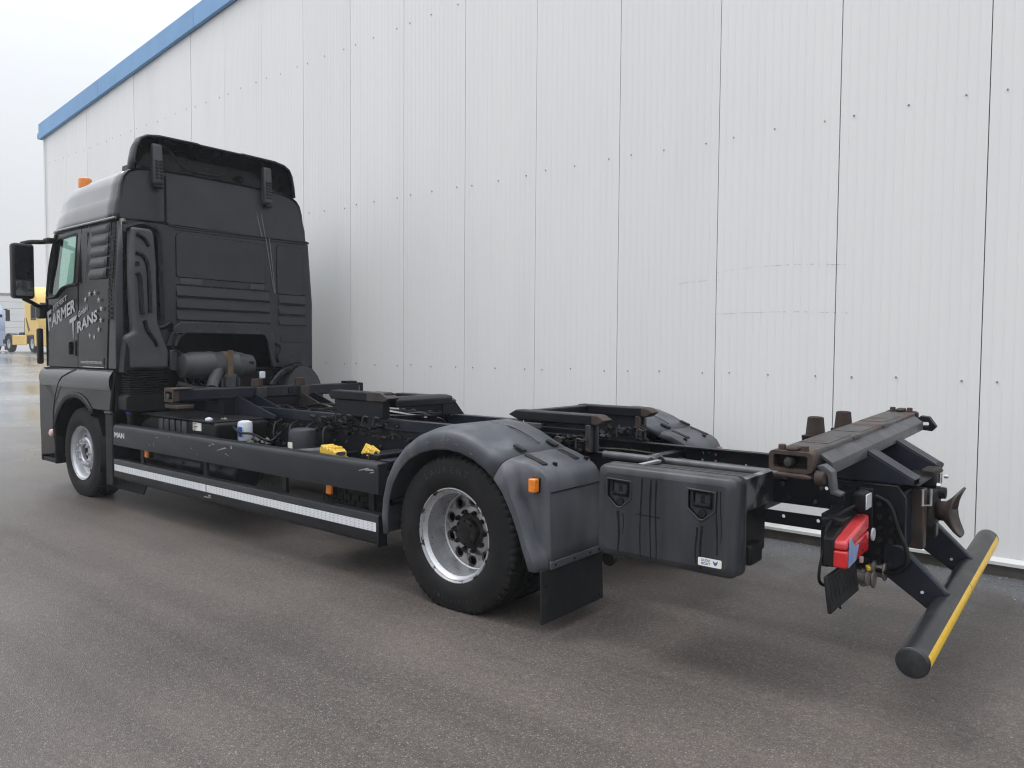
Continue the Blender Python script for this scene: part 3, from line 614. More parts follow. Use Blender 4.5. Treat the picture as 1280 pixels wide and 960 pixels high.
# ---- chassis rails
def rail(sg):
    y0, y1 = .375*sg, .383*sg
    hol = []
    rr_ = random.Random(4)
    for x in [i*.155-4.3 for i in range(40)]:
        if x > .7: break
        for z in (.90, .74):
            if rr_.random() < .7: hol.append(circ(x+rr_.uniform(-.02, .02), z, .009, 8))
    mb = MB(); mb.plate([(-6.4, .69), (.78, .69), (.78, .955), (-6.4, .955)], hol, 'xz', y0, y1)
    mb.box(-6.4, .78, y1-.075*sg, y1, .955, .963); mb.box(-6.4, .78, y1-.075*sg, y1, .682, .69)
    mb.build('chassis_rail', 'frame', T, smooth=0)
    # rear part: upper band and lower band with an opening between
    up = [(0.9+.0, .0)]; hol = []
    for x, z in ((.92, .92), (.97, .92), (1.02, .92), (.92, .87), (1.02, .87), (1.24, .86), (1.62, .83), (1.80, .83), (1.66, .90), (1.95, .86), (2.0, .90), (1.93, .815)):
        hol.append(circ(x, z, .0105, 10))
    mb = MB(); mb.plate([(.782, .79), (2.36, .79), (2.36, .955), (.782, .955)], hol, 'xz', y0, y1)
    mb.box(.782, 2.36, y1-.075*sg, y1, .955, .963)
    mb.build('chassis_rail_rear', 'frame', T, smooth=0)
    hol = [circ(x, z, .0105, 10) for x, z in ((1.77, .715), (1.96, .715), (2.02, .712), (1.30, .715), (1.1, .715))]
    mb = MB(); mb.plate([(.782, .672), (2.36, .672), (2.36, .742), (.782, .742)], hol, 'xz', y0, y1)
    mb.box(.782, 2.36, y1-.06*sg, y1, .666, .672)
    mb.build('lower_rail_band', 'frame', T, smooth=0)
    # sub frame on the front half
    mb = MB(); mb.box(-4.5, -.72, .33*sg, .392*sg, .966, 1.06); mb.build('sub_frame_rail', 'frame_blue', T, bevel=.006)
    # bolts and nuts along the web
    mb = MB(); rr2 = random.Random(9)
    for i in range(110):
        x = rr2.uniform(-4.3, 2.3); z = rr2.choice([.915, .90, .73, .72, .82])
        if .78 < x and z < .8: continue
        mb.cyl((x, y1, z), (x, y1+.014*sg, z), .013, .011, 6)
    o = mb.build('rail_bolt', 'frame_grey' if sg < 0 else 'frame', T, smooth=0); o['kind'] = 'stuff'
for sg in (-1, 1): rail(sg)
for x in (-4.2, -3.0, -1.9, -.9, 0, .75, 1.6):
    mb = MB(); mb.box(x-.04, x+.04, -.374, .374, .72, .93); mb.build('cross_member', 'frame', T, bevel=.006)
# tube along the top of the near rail towards the rear
MB().cyl((.60, -.42, .962), (1.80, -.42, .955), .026, .026, 14).build('frame_tube', 'frame_grey', T)
# axles, springs, shafts
MB().cyl((0, -.62, WZ), (0, .62, WZ), .085, .085, 20).lathe([(.0, -.16), (.12, -.14), (.19, -.05), (.19, .05), (.12, .14), (0, .16)], (0, 0, WZ), 'y', 24).build('rear_axle', 'frame', T)
MB().cyl((-WB, -.9, .44), (-WB, .9, .44), .06, .06, 12).build('front_axle', 'frame', T)
MB().cyl((-.2, 0, .52), (-4.4, 0, .62), .055, .055, 14).build('drive_shaft', 'frame', T)
for x in (-.42, .42):
    for sg in (-1, 1):
        MB().lathe([(.0, .42), (.11, .42), (.13, .47), (.13, .58), (.11, .63), (.125, .67), (.10, .72), (0, .72)], (x, .50*sg, 0), 'z', 24).build('air_spring', 'rubber', T)
for sg in (-1, 1):
    MB().box(-.75, .62, .44*sg, .52*sg, .36, .42).build('spring_beam', 'frame', T, bevel=.01)
    MB().cyl((-.35, .56*sg, .40), (-.22, .56*sg, .90), .035, .035, 12).build('shock_absorber', 'frame', T)

# ---- mud guard wing bracket just ahead of the near rear fender
MB().prism([(-.98, .70), (-.60, .70), (-.42, .90), (-.50, .955), (-.72, .95), (-.82, .86), (-.98, .80)], 'xz', -.70, -.66).build('wing_bracket', 'frame_blue', T, bevel=.005)
MB().plate([(-.78, .86), (-.50, .88), (-.46, .955), (-.70, .955)], [circ(-.60, .915, .02, 10)], 'xz', -.56, -.552).build('support_plate', 'frame_grey', T, smooth=0)
MB().cyl((-.55, -.70, .79), (-.55, -.78, .79), .05, .045, 16).build('bracket_cap', 'frame_blue', T, bevel=.004)
MB().prism([(-1.12, .70), (-.92, .70), (-.80, .845), (-.92, .845)], 'xz', -1.02, -.72).build('chock_carrier', 'frame_blue', T, bevel=.006)
MB().prism([(-1.30, .60), (-1.10, .60), (-1.02, .86), (-1.20, .86)], 'xz', -.95, -.60).build('chock_carrier', 'frame', T, bevel=.006)

# ---- toolbox behind the rear wheel
tb = MB(); tb.prism(rrect(1.085, 1.81, .60, 1.0, .03), 'xz', -1.12, -.76)
tb.build('toolbox_body', 'black_plastic', T, bevel=.012)
mb = MB(); out1 = rrect(1.060, 1.840, .548, 1.037, .042, 6)
def inset(o, d): 
    cx = sum(p[0] for p in o)/len(o); cz = sum(p[1] for p in o)/len(o)
    return [(cx+(x-cx)*(1-d/.39), cz+(z-cz)*(1-d/.2475)) for x, z in o]
rings = [(o_, y) for o_, y in ((inset(out1, .006), -1.095), (out1, -1.105), (out1, -1.175), (inset(out1, .003), -1.200), (inset(out1, .014), -1.214), (inset(out1, .042), -1.221))]
vs = []; n = len(out1)
for o_, y in rings: vs += [(x, y, z) for x, z in o_]
fs = [(i*n+k, i*n+(k+1) % n, (i+1)*n+(k+1) % n, (i+1)*n+k) for i in range(len(rings)-1) for k in range(n)]
lastv = (len(rings)-1)*n
# face with two pentagon recesses for the latches
mb.mesh(vs, fs+[tuple(range(n))])
lat = []
for cx in (1.197, 1.662):
    lat.append([(cx-.068, .962), (cx+.068, .958), (cx+.068, .872), (cx+.012, .824), (cx-.012, .824), (cx-.068, .872)])
mb.plate(inset(out1, .042), lat, 'xz', -1.2211, -1.215)
lid = mb.build('toolbox_lid', 'toolbox', T, smooth=50)
mb = MB(); mb.prism(inset(out1, -.003), 'xz', -1.112, -1.100); mb.build('lid_seal', 'frame_grey', lid, smooth=50)
for cx, pl in zip((1.197, 1.662), lat):
    mb = MB(); mb.prism(pl, 'xz', -1.203, -1.180); mb.build('latch_recess', 'toolbox', lid, smooth=0)
    # raised lip round the recess
    mb = MB(); q = [(cx+(x-cx)*1.13, .90+(z-.90)*1.13) for x, z in pl]; mb.plate(q, [pl], 'xz', -1.226, -1.214); mb.build('latch_surround', 'toolbox', lid, bevel=.003)
    mb = MB(); mb.plate([(cx-.05, .955), (cx+.05, .952), (cx+.05, .875), (cx-.05, .878)], [[(cx-.04, .945), (cx+.04, .942), (cx+.04, .885), (cx-.04, .888)]], 'xz', -1.212, -1.180); mb.build('latch_frame', 'gloss_black', lid, bevel=.003)
    mb = MB(); mb.box(cx-.042, cx+.042, -1.222, -1.19, .888, .898); mb.box(cx-.012, cx+.012, -1.205, -1.18, .90, .94); mb.build('latch_handle', 'hub', lid, bevel=.002)
    mb = MB(); mb.cyl((cx, -1.212, .848), (cx, -1.18, .848), .020, .022, 16); mb.build('lock', 'hub', lid)
# drip stains with their own outline
mb = MB(); rs = random.Random(12)
def drip(x, z0, z1, w):
    n = 14; L = []; Rr = []
    for i in range(n+1):
        t = i/n; z = z0+(z1-z0)*t; xx = x+math.sin(t*5+x*20)*.004; ww = w*(1-.5*t)*(.7+.5*rs.random())
        L.append((xx-ww, -1.2222, z)); Rr.append((xx+ww, -1.2222, z))
    mb.grid([[a, b] for a, b in zip(L, Rr)])
for x, z0, z1, w in ((1.197, .80, .585, .009), (1.225, .79, .68, .004), (1.330, .985, .575, .0055), (1.386, .985, .575, .006), (1.418, .985, .575, .0055), (1.665, .79, .575, .008), (1.745, .97, .66, .006), (1.765, .97, .72, .003), (1.640, .78, .60, .006), (1.115, .95, .86, .0015)):
    drip(x, z0, z1, w)
mb.mesh([(1.30, -1.2222, .795), (1.44, -1.2222, .793), (1.44, -1.2222, .799), (1.30, -1.2222, .800)], [(0, 1, 2, 3)])
mb.build('drip_stain', 'streak', lid, smooth=0)
lab = MB().prism(rrect(1.652, 1.773, .597, .637, .006), 'xz', -1.2235, -1.2205).build('maker_label', 'label_white', lid, smooth=0)
text_quad('label_print', 'DUDO', [(1.670, .619), (1.716, .619), (1.716, .632), (1.670, .632)], -1.2240, 'label_blue', lid, .03)
text_quad('label_print', 'BOXT', [(1.670, .603), (1.716, .603), (1.716, .616), (1.670, .616)], -1.2240, 'label_blue', lid, .03)
MB().mesh([(1.728, -1.2240, .630), (1.742, -1.2240, .622), (1.756, -1.2240, .631), (1.750, -1.2240, .612), (1.740, -1.2240, .605), (1.733, -1.2240, .614)], [(0, 1, 2, 3, 4, 5)]).build('label_emblem', 'label_blue', lid, smooth=0)
mb = MB(); mb.box(1.812, 1.832, -1.095, -.72, .86, 1.012); mb.box(1.79, 1.834, -1.095, -.74, 1.006, 1.022)
mb.build('toolbox_bracket', mat('scratched black bracket', (.018, .018, .02), .4, .1, .2, 9, dirt=(.20, .205, .215), dirt_amt=.85, dirt_scale=7, dirt_lo=.47, dirt_hi=.6), T, bevel=.003)
mb = MB(); mb.box(1.17, 1.20, -1.09, -.76, 1.004, 1.020); mb.build('toolbox_bracket', 'alu', T, bevel=.002)
mb = MB(); mb.box(1.815, 1.87, -1.10, -.95, .60, .70); mb.build('toolbox_foot', 'black_plastic', T, bevel=.012)
mb = MB(); mb.tube([(1.10, -.70, 1.0), (1.08, -.58, 1.01), (1.05, -.42, .93)], .02, 8); mb.build('support_tube', 'frame_grey', T)
mb = MB(); mb.lathe([(0, -.025), (.04, -.025), (.046, -.018), (.046, .018), (.04, .025), (0, .025)], (.80, -.66, .36), 'y', 20); mb.cyl((.80, -.66, .36), (.80, -.66, .62), .018, .018, 8); mb.build('flap_roller', 'black_plastic', T)

# ---- swap body guides on the frame
def sloped_bar(x0, x1, y0, y1, z0, z1, sl0, sl1, name, m, parent=T):
    # channel bar along x with slanted ends
    return MB().prism([(x0+sl0, z0), (x1-sl1, z0), (x1, (z0+z1)/2), (x1-sl1*.7, z1), (x0+sl0*.7, z1), (x0, (z0+z1)/2)], 'xz', y0, y1).build(name, m, parent, bevel=.010)
# pair above the rear axle
for sg, x0, x1, dz in ((-1, -.20, .545, .0), (1, -.20, .46, .0)):
    y = .40*sg
    g = sloped_bar(x0, x1, y-.05, y+.05, 1.145+dz, 1.218+dz, .10, .02, 'guide_rail', 'frame')
    MB().prism([(x1-.03, 1.150), (x1+.02, 1.150), (x1+.075, 1.185), (x1+.02, 1.216), (x1-.03, 1.220)], 'xz', y-.053, y+.053).build('guide_cap', 'rust', g, bevel=.008)
    MB().box(x0+.12, x1-.02, y-.012, y+.012, .966, 1.15).build('guide_web', 'frame_blue', T)
    MB().box(x1-.075, x1-.035, y-.055, y+.055, .966, 1.15).build('guide_post', 'rust_beam', T, bevel=.004)
    MB().box(x0+.13, x0+.30, y-.05, y+.05, 1.095, 1.135).build('guide_pad', 'frame_grey', T, bevel=.006)
    mb = MB()
    for k in range(3): mb.box(x0+.14, x1-.08, y+.03*sg, y+.045*sg, 1.02+.04*k, 1.035+.04*k)
    mb.build('guide_rib', 'frame', T, bevel=.003)
    mb = MB(); rq = random.Random(31)
    for k in range(26):
        x = rq.uniform(.1, .5); z = rq.uniform(.97, 1.07); r = rq.uniform(.012, .03)
        mb.obox((x, y-.05+rq.uniform(-.03, .03), z), (r*1.6, r*1.3, r), (rq.random(), rq.random(), rq.random()))
    o = mb.build('valve_block', 'hub', T, bevel=.003); o['kind'] = 'stuff'
    for dx in (.25, .42):
        MB().tube([(dx, y-.09, .99), (dx+.01, y-.095, 1.055), (dx+.06, y-.09, 1.05)], .006, 6).build('loop_handle', 'frame_grey', T)
sl = MB().prism([(-.16, 1.150), (-.04, 1.150), (-.04, 1.212), (-.12, 1.212)], 'xz', -.36, .36).build('guide_crossbar', 'frame', T, bevel=.008)
# pair behind the cab
for sg, x0, x1, dz in ((-1, -2.26, -1.50, .03), (1, -2.30, -1.60, -.03)):
    y = .40*sg
    g = sloped_bar(x0, x1, y-.06, y+.06, 1.17+dz, 1.248+dz, .03, .03, 'guide_rail', 'frame')
    MB().prism([(x1-.24, 1.17+dz), (x1-.02, 1.17+dz), (x1+.04, 1.205+dz), (x1-.06, 1.252+dz), (x1-.24, 1.252+dz)], 'xz', y-.064, y+.064).build('guide_cap', 'rust_beam', g, bevel=.008)
    MB().box(x0+.06, x1-.06, y-.04, y+.04, 1.06, 1.17+dz).build('guide_web', 'frame', T, bevel=.005)
    for dx in (.12, .26, .48, .62):
        MB().tube([(x0+dx, y-.08, 1.00), (x0+dx+.03, y-.085, 1.07), (x0+dx+.08, y-.08, 1.07)], .006, 6).build('loop_handle', 'frame_grey', T)
MB().prism([(-1.70, 1.15), (-1.50, 1.15), (-1.50, 1.21), (-1.56, 1.235), (-1.66, 1.235), (-1.70, 1.21)], 'xz', -.34, .34).build('guide_crossbar', 'frame', T, bevel=.01)
MB().prism([(.46, 1.17), (.30, 1.20), (.30, .98), (.64, .98)], 'yz', -1.60, -1.58).build('guide_gusset', 'frame', T, bevel=.003)

# ---- front bolster (beam across the frame behind the cab)
fb = MB().box(-3.90, -3.74, -1.08, 1.11, 1.135, 1.245).build('front_bolster', 'frame_blue', T, bevel=.012)
MB().box(-3.905, -3.70, -1.13, -.93, 1.245, 1.258).build('wear_plate', 'rust', fb, bevel=.004)
MB().plate(rrect(-3.905, -3.735, 1.125, 1.25, .015), [rrect(-3.885, -3.755, 1.15, 1.225, .01)], 'xz', -1.13, -1.07).build('bolster_end', 'rust', fb)
MB().cyl((-3.82, -1.14, 1.18), (-3.82, -1.08, 1.18), .028, .025, 12).build('lock_pin', 'rust_beam', fb)
MB().box(-3.92, -3.66, -1.12, -.96, 1.065, 1.10).build('lock_lever', 'rust', fb, bevel=.006)
MB().plate(rrect(-3.905, -3.735, 1.125, 1.25, .015), [rrect(-3.885, -3.755, 1.15, 1.225, .01)], 'xz', 1.12, 1.16).build('bolster_end', 'frame', fb)
MB().box(-3.88, -3.76, .95, 1.09, 1.245, 1.272).build('wear_plate', 'frame', fb, bevel=.006)
MB().box(-3.86, -3.76, .98, 1.12, 1.095, 1.125).build('lock_lever', 'frame', fb, bevel=.006)
for y in (-.20, .33):
    MB().lathe([(.0, 0), (.062, 0), (.058, .075), (.05, .08), (0, .08)], (-3.80, y, 1.246), 'z', 18).build('rubber_buffer', 'cone', fb)
    MB().box(-3.735, -3.70, y-.055, y+.055, 1.13, 1.24).build('buffer_bracket', 'rust_beam', fb, bevel=.005)
MB().cyl((-3.735, .17, 1.19), (-3.725, .17, 1.19), .035, .035, 18).build('bolster_boss', 'frame', fb)
for y, x1, m in ((-.47, -3.05, 'frame_blue'), (-.25, -3.12, 'frame_blue'), (.30, -3.2, 'rust_beam'), (.46, -3.2, 'frame')):
    MB().prism([(-3.90, .97), (x1, .97), (x1, 1.0), (-3.70, 1.16), (-3.90, 1.16)], 'xz', y-.008, y+.008).build('bolster_gusset', m, T, bevel=.002)
MB().box(-3.88, -3.76, -.60, .60, .966, 1.13).build('bolster_base', 'frame', T, bevel=.006)

# ---- rear bolster
rbm = MB().box(1.965, 2.150, -1.05, 1.07, 1.140, 1.212).build('rear_bolster', 'rust_beam', T, bevel=.010)
MB().prism([(2.10, 1.203), (2.135, 1.203), (2.205, 1.155), (2.205, 1.10), (2.19, 1.10), (2.19, 1.145)], 'xz', -.95, 1.02).build('bolster_apron', 'frame_grey', rbm, bevel=.003)
for y0, y1, x0, x1 in ((-1.05, -.80, 1.99, 2.14), (-.74, -.30, 1.98, 2.12), (-.20, .28, 1.99, 2.13), (.36, .95, 1.975, 2.12)):
    MB().box(x0, x1, y0, y1, 1.212, 1.2145).build('wear_plate', 'rust_beam', rbm, bevel=.002)
for y0 in (-.42, .18): MB().box(2.125, 2.155, y0, y0+.15, 1.195, 1.217).build('wear_lug', 'rust_beam', rbm, bevel=.006)
for sg in (-1, 1):
    e = 1.10 if sg < 0 else 1.12
    MB().plate(rrect(1.958, 2.158, 1.118, 1.215, .02), [rrect(1.980, 2.136, 1.134, 1.198, .012)], 'xz', e*sg, (e-.06)*sg).build('bolster_end', 'rust', rbm)
    MB().box(1.965, 2.15, (e-.07)*sg, (e-.05)*sg, 1.12, 1.205).build('bolster_end_plate', 'hub', rbm)
    MB().cyl((2.05, (e-.06)*sg, 1.165), (2.05, (e-.01)*sg, 1.165), .022, .019, 12).lathe([(.0, -.028), (.018, -.024), (.025, 0), (.018, .022), (0, .027)], (2.05, (e-.01)*sg, 1.165), 'y', 12).build('lock_pin', 'rust_beam', rbm)
    for x in (2.005, 2.11): MB().cyl((x, (e-.045)*sg, 1.212), (x, (e-.045)*sg, 1.240), .019, .017, 12).build('head_bolt', 'rust', rbm, bevel=.003)
    MB().box(2.03, 2.085, (e-.085)*sg, (e-.01)*sg, 1.212, 1.235).build('lock_nose', 'rust', rbm, bevel=.01)
    MB().prism([(2.0, 1.116), (2.13, 1.114), (2.16, 1.104), (2.15, 1.090), (2.03, 1.094), (1.98, 1.104)], 'xz', (e-.09)*sg, (e+.01)*sg).build('lock_lever', 'rust', rbm, bevel=.008)
    if sg < 0:
        MB().prism([(2.16, 1.15), (2.195, 1.16), (2.235, 1.13), (2.245, 1.045), (2.275, 1.035), (2.27, 1.02), (2.225, 1.03), (2.21, 1.11)], 'xz', -1.06, -1.00).build('stop_hook', 'frame_grey', rbm, bevel=.004)
        MB().cyl((2.165, -1.07, 1.10), (2.205, -1.07, 1.10), .035, .03, 14).build('hook_pivot', 'rust', rbm, bevel=.004)
    else:
        MB().plate([(2.14, 1.15), (2.18, 1.19), (2.23, 1.185), (2.275, 1.12), (2.25, 1.09), (2.14, 1.10)], [rrect(2.18, 2.23, 1.125, 1.15, .008)], 'xz', 1.06, 1.12).build('stop_hook', 'frame', rbm, bevel=.004)
for y in (-.225, .315):
    MB().lathe([(0, 1.172), (.052, 1.172), (.050, 1.20), (.043, 1.272), (.034, 1.276), (.03, 1.268), (0, 1.268)], (1.885, y, 0), 'z', 22).build('rubber_buffer', 'cone', T)
    mb = MB()
    for x in (1.835, 1.935): mb.box(x-.008, x+.008, y-.055, y+.055, .966, 1.16)
    mb.box(1.827, 1.943, y-.06, y+.06, 1.155, 1.172); mb.build('buffer_bracket', 'frame', T, bevel=.003)
MB().box(1.86, 1.91, -.5, .5, .966, 1.04).build('buffer_beam', 'frame', T, bevel=.005)
rbm.rotation_euler.x = .029
# gusset plates carrying the bolster, two per rail
for y, m in ((-.385, 'frame_blue'), (-.245, 'frame_blue'), (.245, 'frame_blue'), (.385, 'frame_blue')):
    MB().prism([(1.92, .966), (2.425, .966), (2.43, .99), (2.165, 1.140), (1.97, 1.140)], 'xz', y-.006, y+.006).build('bolster_gusset', m, T, bevel=.002)
for sg in (-1, 1):
    MB().prism([(2.165, 1.138), (2.175, 1.146), (2.435, .995), (2.425, .985)], 'xz', .243*sg, .387*sg).build('gusset_cover', 'frame_blue', T, bevel=.002)

# ---- rear end: end plates, cross channel, coupling, underrun bar
for sg in (-1, 1):
    y = .40*sg
    ep = MB().prism([(2.03, .96), (2.36, .96), (2.40, .90), (2.40, .60), (2.34, .50), (2.20, .46), (2.12, .52), (2.03, .66)], 'xz', y-.012, y+.012).build('end_plate', 'frame', T, bevel=.004)
    mb = MB()
    for x in (2.16, 2.22, 2.28, 2.34):
        for z in (.55, .61, .67, .73, .79, .86):
            if (x < 2.2 and z < .6) or (x > 2.3 and z > .84): continue
            mb.cyl((x, y-.012*(1 if sg < 0 else -1)*1, z), (x, y+.034*sg, z), .017, .013, 10)
    mb.build('plate_bolt', 'hub', ep)
    # bent carrier arm of the underrun bar
    MB().prism([(2.30, .66), (2.385, .66), (2.60, .455), (2.60, .36), (2.545, .335), (2.30, .50)], 'xz', y-.028, y+.028).build('underrun_arm', 'frame_blue', T, bevel=.010)
    mb = MB(); mb.cyl((2.49, y-.028, .44), (2.49, y-.032, .44), .008, .008, 10); mb.build('arm_hole', 'lamp_glass', T)
ch = MB().box(2.30, 2.385, -.345, .345, .62, .925).build('rear_cross_channel', 'frame_blue', T, bevel=.008)
MB().box(2.36, 2.445, -.20, -.12, .60, .925).build('channel_post', 'rust_beam', T, bevel=.01)
MB().box(2.36, 2.445, .14, .22, .60, .925).build('channel_post', 'rust_beam', T, bevel=.01)
MB().tube([(2.445, -.25, .93), (2.445, -.25, .845), (2.47, -.17, .838), (2.47, -.17, .925)], .007, 8, sub=1).build('pull_ring', 'alu', T)
cp = MB().box(2.385, 2.47, -.11, .13, .70, .90).build('drawbar_coupling', 'hub', T, bevel=.02)
MB().box(2.47, 2.53, -.035, .055, .735, .83).build('coupling_neck', 'hub', cp, bevel=.015)
# flared mouth
rowsm = []
for i, (x, hy, hz, cz) in enumerate(((2.46, .05, .035, .79), (2.50, .06, .045, .785), (2.52, .075, .075, .782), (2.54, .095, .11, .785), (2.55, .105, .13, .79))):
    rw = []
    for k in range(25):
        a = 2*math.pi*k/24; c, s = math.cos(a), math.sin(a); pw = .55
        rw.append((x+.045*abs(s)**1.5*i/4, .01+hy*math.copysign(abs(c)**pw, c), cz+hz*math.copysign(abs(s)**.8, s)))
    rowsm.append(rw)
MB().grid(rowsm).build('coupling_mouth', mat('brown worn casting', (.055, .042, .037), .5, .1, .25, 10, dirt=(.09, .06, .05), dirt_amt=.5, dirt_scale=8), cp, smooth=50, solid=.012)
MB().box(2.38, 2.46, .02, .20, .90, 1.0).build('coupling_actuator', 'hub', T, bevel=.012)
MB().box(2.463, 2.466, .10, .135, .92, .975).build('actuator_label', 'label_white', T, smooth=0)
mb = MB(); 
for i in range(4):
    for j in range(3):
        if (i*7+j*3) % 4: mb.box(2.466, 2.4675, .104+.009*j, .111+.009*j, .925+.012*i, .934+.012*i)
mb.build('label_print', 'label_blue', T, smooth=0)
MB().cyl((2.43, .20, .99), (2.43, .29, 1.0), .016, .02, 12).build('coupling_lever', 'black_plastic', T, bevel=.004)
MB().cyl((2.46, .08, .87), (2.50, .08, .87), .035, .03, 16).build('coupling_knob', 'hub', T, bevel=.004)
mb = MB()
for y, z in ((-.02, .925), (.16, .88), (.19, .95)): mb.cyl((2.47, y, z), (2.49, y, z), .014, .012, 8)
mb.build('coupling_bolt', 'alu', T)
MB().box(2.30, 2.44, -.34, .34, .955, .966).build('rear_top_plate', 'frame', T, bevel=.003)

ub = MB()
ub.cyl((2.602, -1.195, .352), (2.566, 1.195, .414), .066, .066, 40)
ub = ub.build('underrun_bar', 'bumper', T, bevel=.006, smooth=40)
for s, (x, y, z) in ((-1, (2.602, -1.195, .352)), (1, (2.566, 1.195, .414))):
    MB().lathe([(.0, -.005), (.047, -.005), (.059, -.002), (.063, .006)], (x, y+.004*s, z), 'y', 32, sgn=-s).build('bar_end_cap', 'bumper', ub)
# yellow reflective strips, bent round the rear quarter of the tube
def bar_strip(t0, t1, a0, a1, m, name):
    rows = []
    for i in range(9):
        t = t0+(t1-t0)*i/8; c = (2.602-.036*t, -1.195+2.39*t, .352+.062*t)
        rows.append([(c[0]+.0672*math.cos(R(a)), c[1], c[2]+.0672*math.sin(R(a))) for a in [a0+(a1-a0)*k/4 for k in range(5)]])
    return MB().grid(rows).build(name, m, ub, smooth=60)
bar_strip(.008, .488, -8, 34, 'yellow_tape', 'reflective_strip'); bar_strip(.491, .985, -8, 34, 'yellow_tape', 'reflective_strip')
for t in (.34, .67):
    c = (2.602-.036*t, -1.195+2.39*t, .352+.062*t)
    MB().tube([(c[0]-.045, c[1]-.035, c[2]+.043), (c[0]-.02, c[1]-.03, c[2]+.064), (c[0]+.01, c[1], c[2]+.067), (c[0]-.02, c[1]+.03, c[2]+.064)], .006, 6).build('weld_seam', 'frame', ub)

# ---- rear lamps with their carriers
def rear_lamp(sg):
    y0, y1 = (-1.04, -.66) if sg < 0 else (.66, 1.04)
    yo = y0 if sg < 0 else y1; yi = y1 if sg < 0 else y0
    L = thing('rear_lamp', '', ''); del L['label']; del L['category']; L.parent = T
    iy = lambda d: yo-d*sg          # d metres inwards from the outer edge
    MB().prism([(iy(-.004), .652), (yi, .660), (yi, .850), (iy(.10), .815), (iy(-.004), .785)], 'yz', 2.185, 2.236).build('lamp_housing', 'black_plastic', L, bevel=.008)
    MB().prism([(iy(0), .652), (iy(.128), .655), (iy(.128), .742), (iy(0), .732)], 'yz', 2.205, 2.293).build('side_lens', 'red', L, bevel=.010, seg=3)
    MB().prism([(iy(.130), .655), (yi, .668), (yi, .768), (iy(.130), .742)], 'yz', 2.215, 2.291).build('lower_lens', 'red', L, bevel=.010, seg=3)
    MB().prism([(iy(.004), .734), (iy(.128), .744), (yi, .770), (yi, .846), (iy(.16), .806), (iy(.004), .776)], 'yz', 2.210, 2.290).build('upper_lens', 'red_pale', L, bevel=.014, seg=3)
    for d in (.16, .26): MB().cyl((2.288, iy(d), .69), (2.294, iy(d), .69), .006, .006, 8).build('lens_screw', 'hub', L)
    q = 1 if sg < 0 else -1
    yb = yo
    MB().mesh([(2.2945, yb+.02*q, .655), (2.2945, yb+.14*q, .668), (2.2945, yb+.19*q, .735), (2.2945, yb+.12*q, .738), (2.2945, yb+.05*q, .79), (2.2945, yb+.025*q, .775)], [(0, 1, 2, 3, 4, 5)]).build('taped_lens', 'lens_blue', L, smooth=0, solid=.002)
    return L
rear_lamp(-1); rear_lamp(1)
MB().prism([(2.14, .80), (2.22, .81), (2.24, .85), (2.20, .865), (2.14, .85)], 'xz', -.93, -.62).build('lamp_carrier', 'black_plastic', T, bevel=.01)
MB().box(2.12, 2.16, -.86, -.40, .60, .86).build('lamp_carrier_plate', 'frame', T, bevel=.004)
MB().box(2.10, 2.16, -.62, -.36, .80, .93).build('lamp_carrier_arm', 'frame', T, bevel=.006)
wl = MB().box(2.235, 2.296, -.772, -.655, .870, .968).build('work_lamp', 'black_plastic', T, bevel=.02, seg=3)
MB().box(2.294, 2.301, -.760, -.668, .882, .957).build('lamp_lens', 'lamp_glass', wl, bevel=.006)
mb = MB(); mb.box(2.24, 2.30, -.650, -.640, .78, .97); mb.build('lamp_bracket', 'frame', T, bevel=.003)
MB().tube([(2.25, -.78, .90), (2.20, -.88, .86), (2.185, -.98, .82), (2.183, -1.0, .76)], .008, 6).build('lamp_cable', 'black_plastic', T)
MB().tube([(2.184, -1.02, .72), (2.175, -1.045, .64), (2.175, -1.04, .575), (2.19, -.99, .55), (2.205, -.96, .59)], .008, 6).build('lamp_cable', 'black_plastic', T)
MB().tube([(2.27, -.62, .84), (2.25, -.66, .72), (2.22, -.62, .60), (2.20, -.56, .50)], .008, 6).build('lamp_cable', 'black_plastic', T)
# number plate holder hanging below the lamp
ph = MB().obox((2.222, -.85, .528), (.018, .46, .17), (0, R(-8), 0)).build('plate_holder', 'rubber_flap', T, bevel=.006)
mb = MB()
for k in range(7): mb.obox((2.228, -1.03+.06*k, .545), (.006, .040, .10), (0, R(-8), 0))
mb.build('holder_rib', 'black_plastic', ph, bevel=.003)
MB().obox((2.222, -.80, .457), (.006, .26, .014), (0, R(-8), 0)).build('holder_text_strip', 'letter_white', ph, smooth=0)
MB().tube([(2.21, -.90, .50), (2.22, -.895, .45), (2.23, -.89, .42)], .006, 6).build('loose_cable_end', 'black_plastic', T)
# air couplings
mb = MB(); mb.cyl((2.18, -.62, .50), (2.22, -.30, .49), .028, .028, 12); mb.build('coupling_pipe', 'hub', T)
for x, y, z, r in ((2.235, -.52, .485, .045), (2.265, -.42, .51, .05), (2.22, -.58, .50, .04)):
    mb = MB(); mb.lathe([(0, -.03), (r*.6, -.03), (r*.6, -.012), (r, -.008), (r, .008), (r*.7, .012), (r*.7, .04), (r*.95, .045), (r*.95, .055), (0, .06)], (x, y, z), 'x', 18); mb.build('air_coupling', mat('tarnished alloy', (.20, .185, .17), .4, .6, .3, 20), T)
MB().obox((2.25, -.50, .535), (.02, .05, .02), (0, 0, .4)).build('coupling_tag', 'yellow', T, bevel=.004)
MB().obox((2.21, -.47, .565), (.02, .035, .03), (0, 0, .2)).build('coupling_tag', 'pink', T, bevel=.004)
MB().tube([(2.26, -.43, .90), (2.33, -.43, .86), (2.375, -.44, .74), (2.42, -.45, .64), (2.42, -.46, .57), (2.36, -.46, .52), (2.28, -.45, .52)], .012, 10).build('brake_hose', 'black_plastic', T)
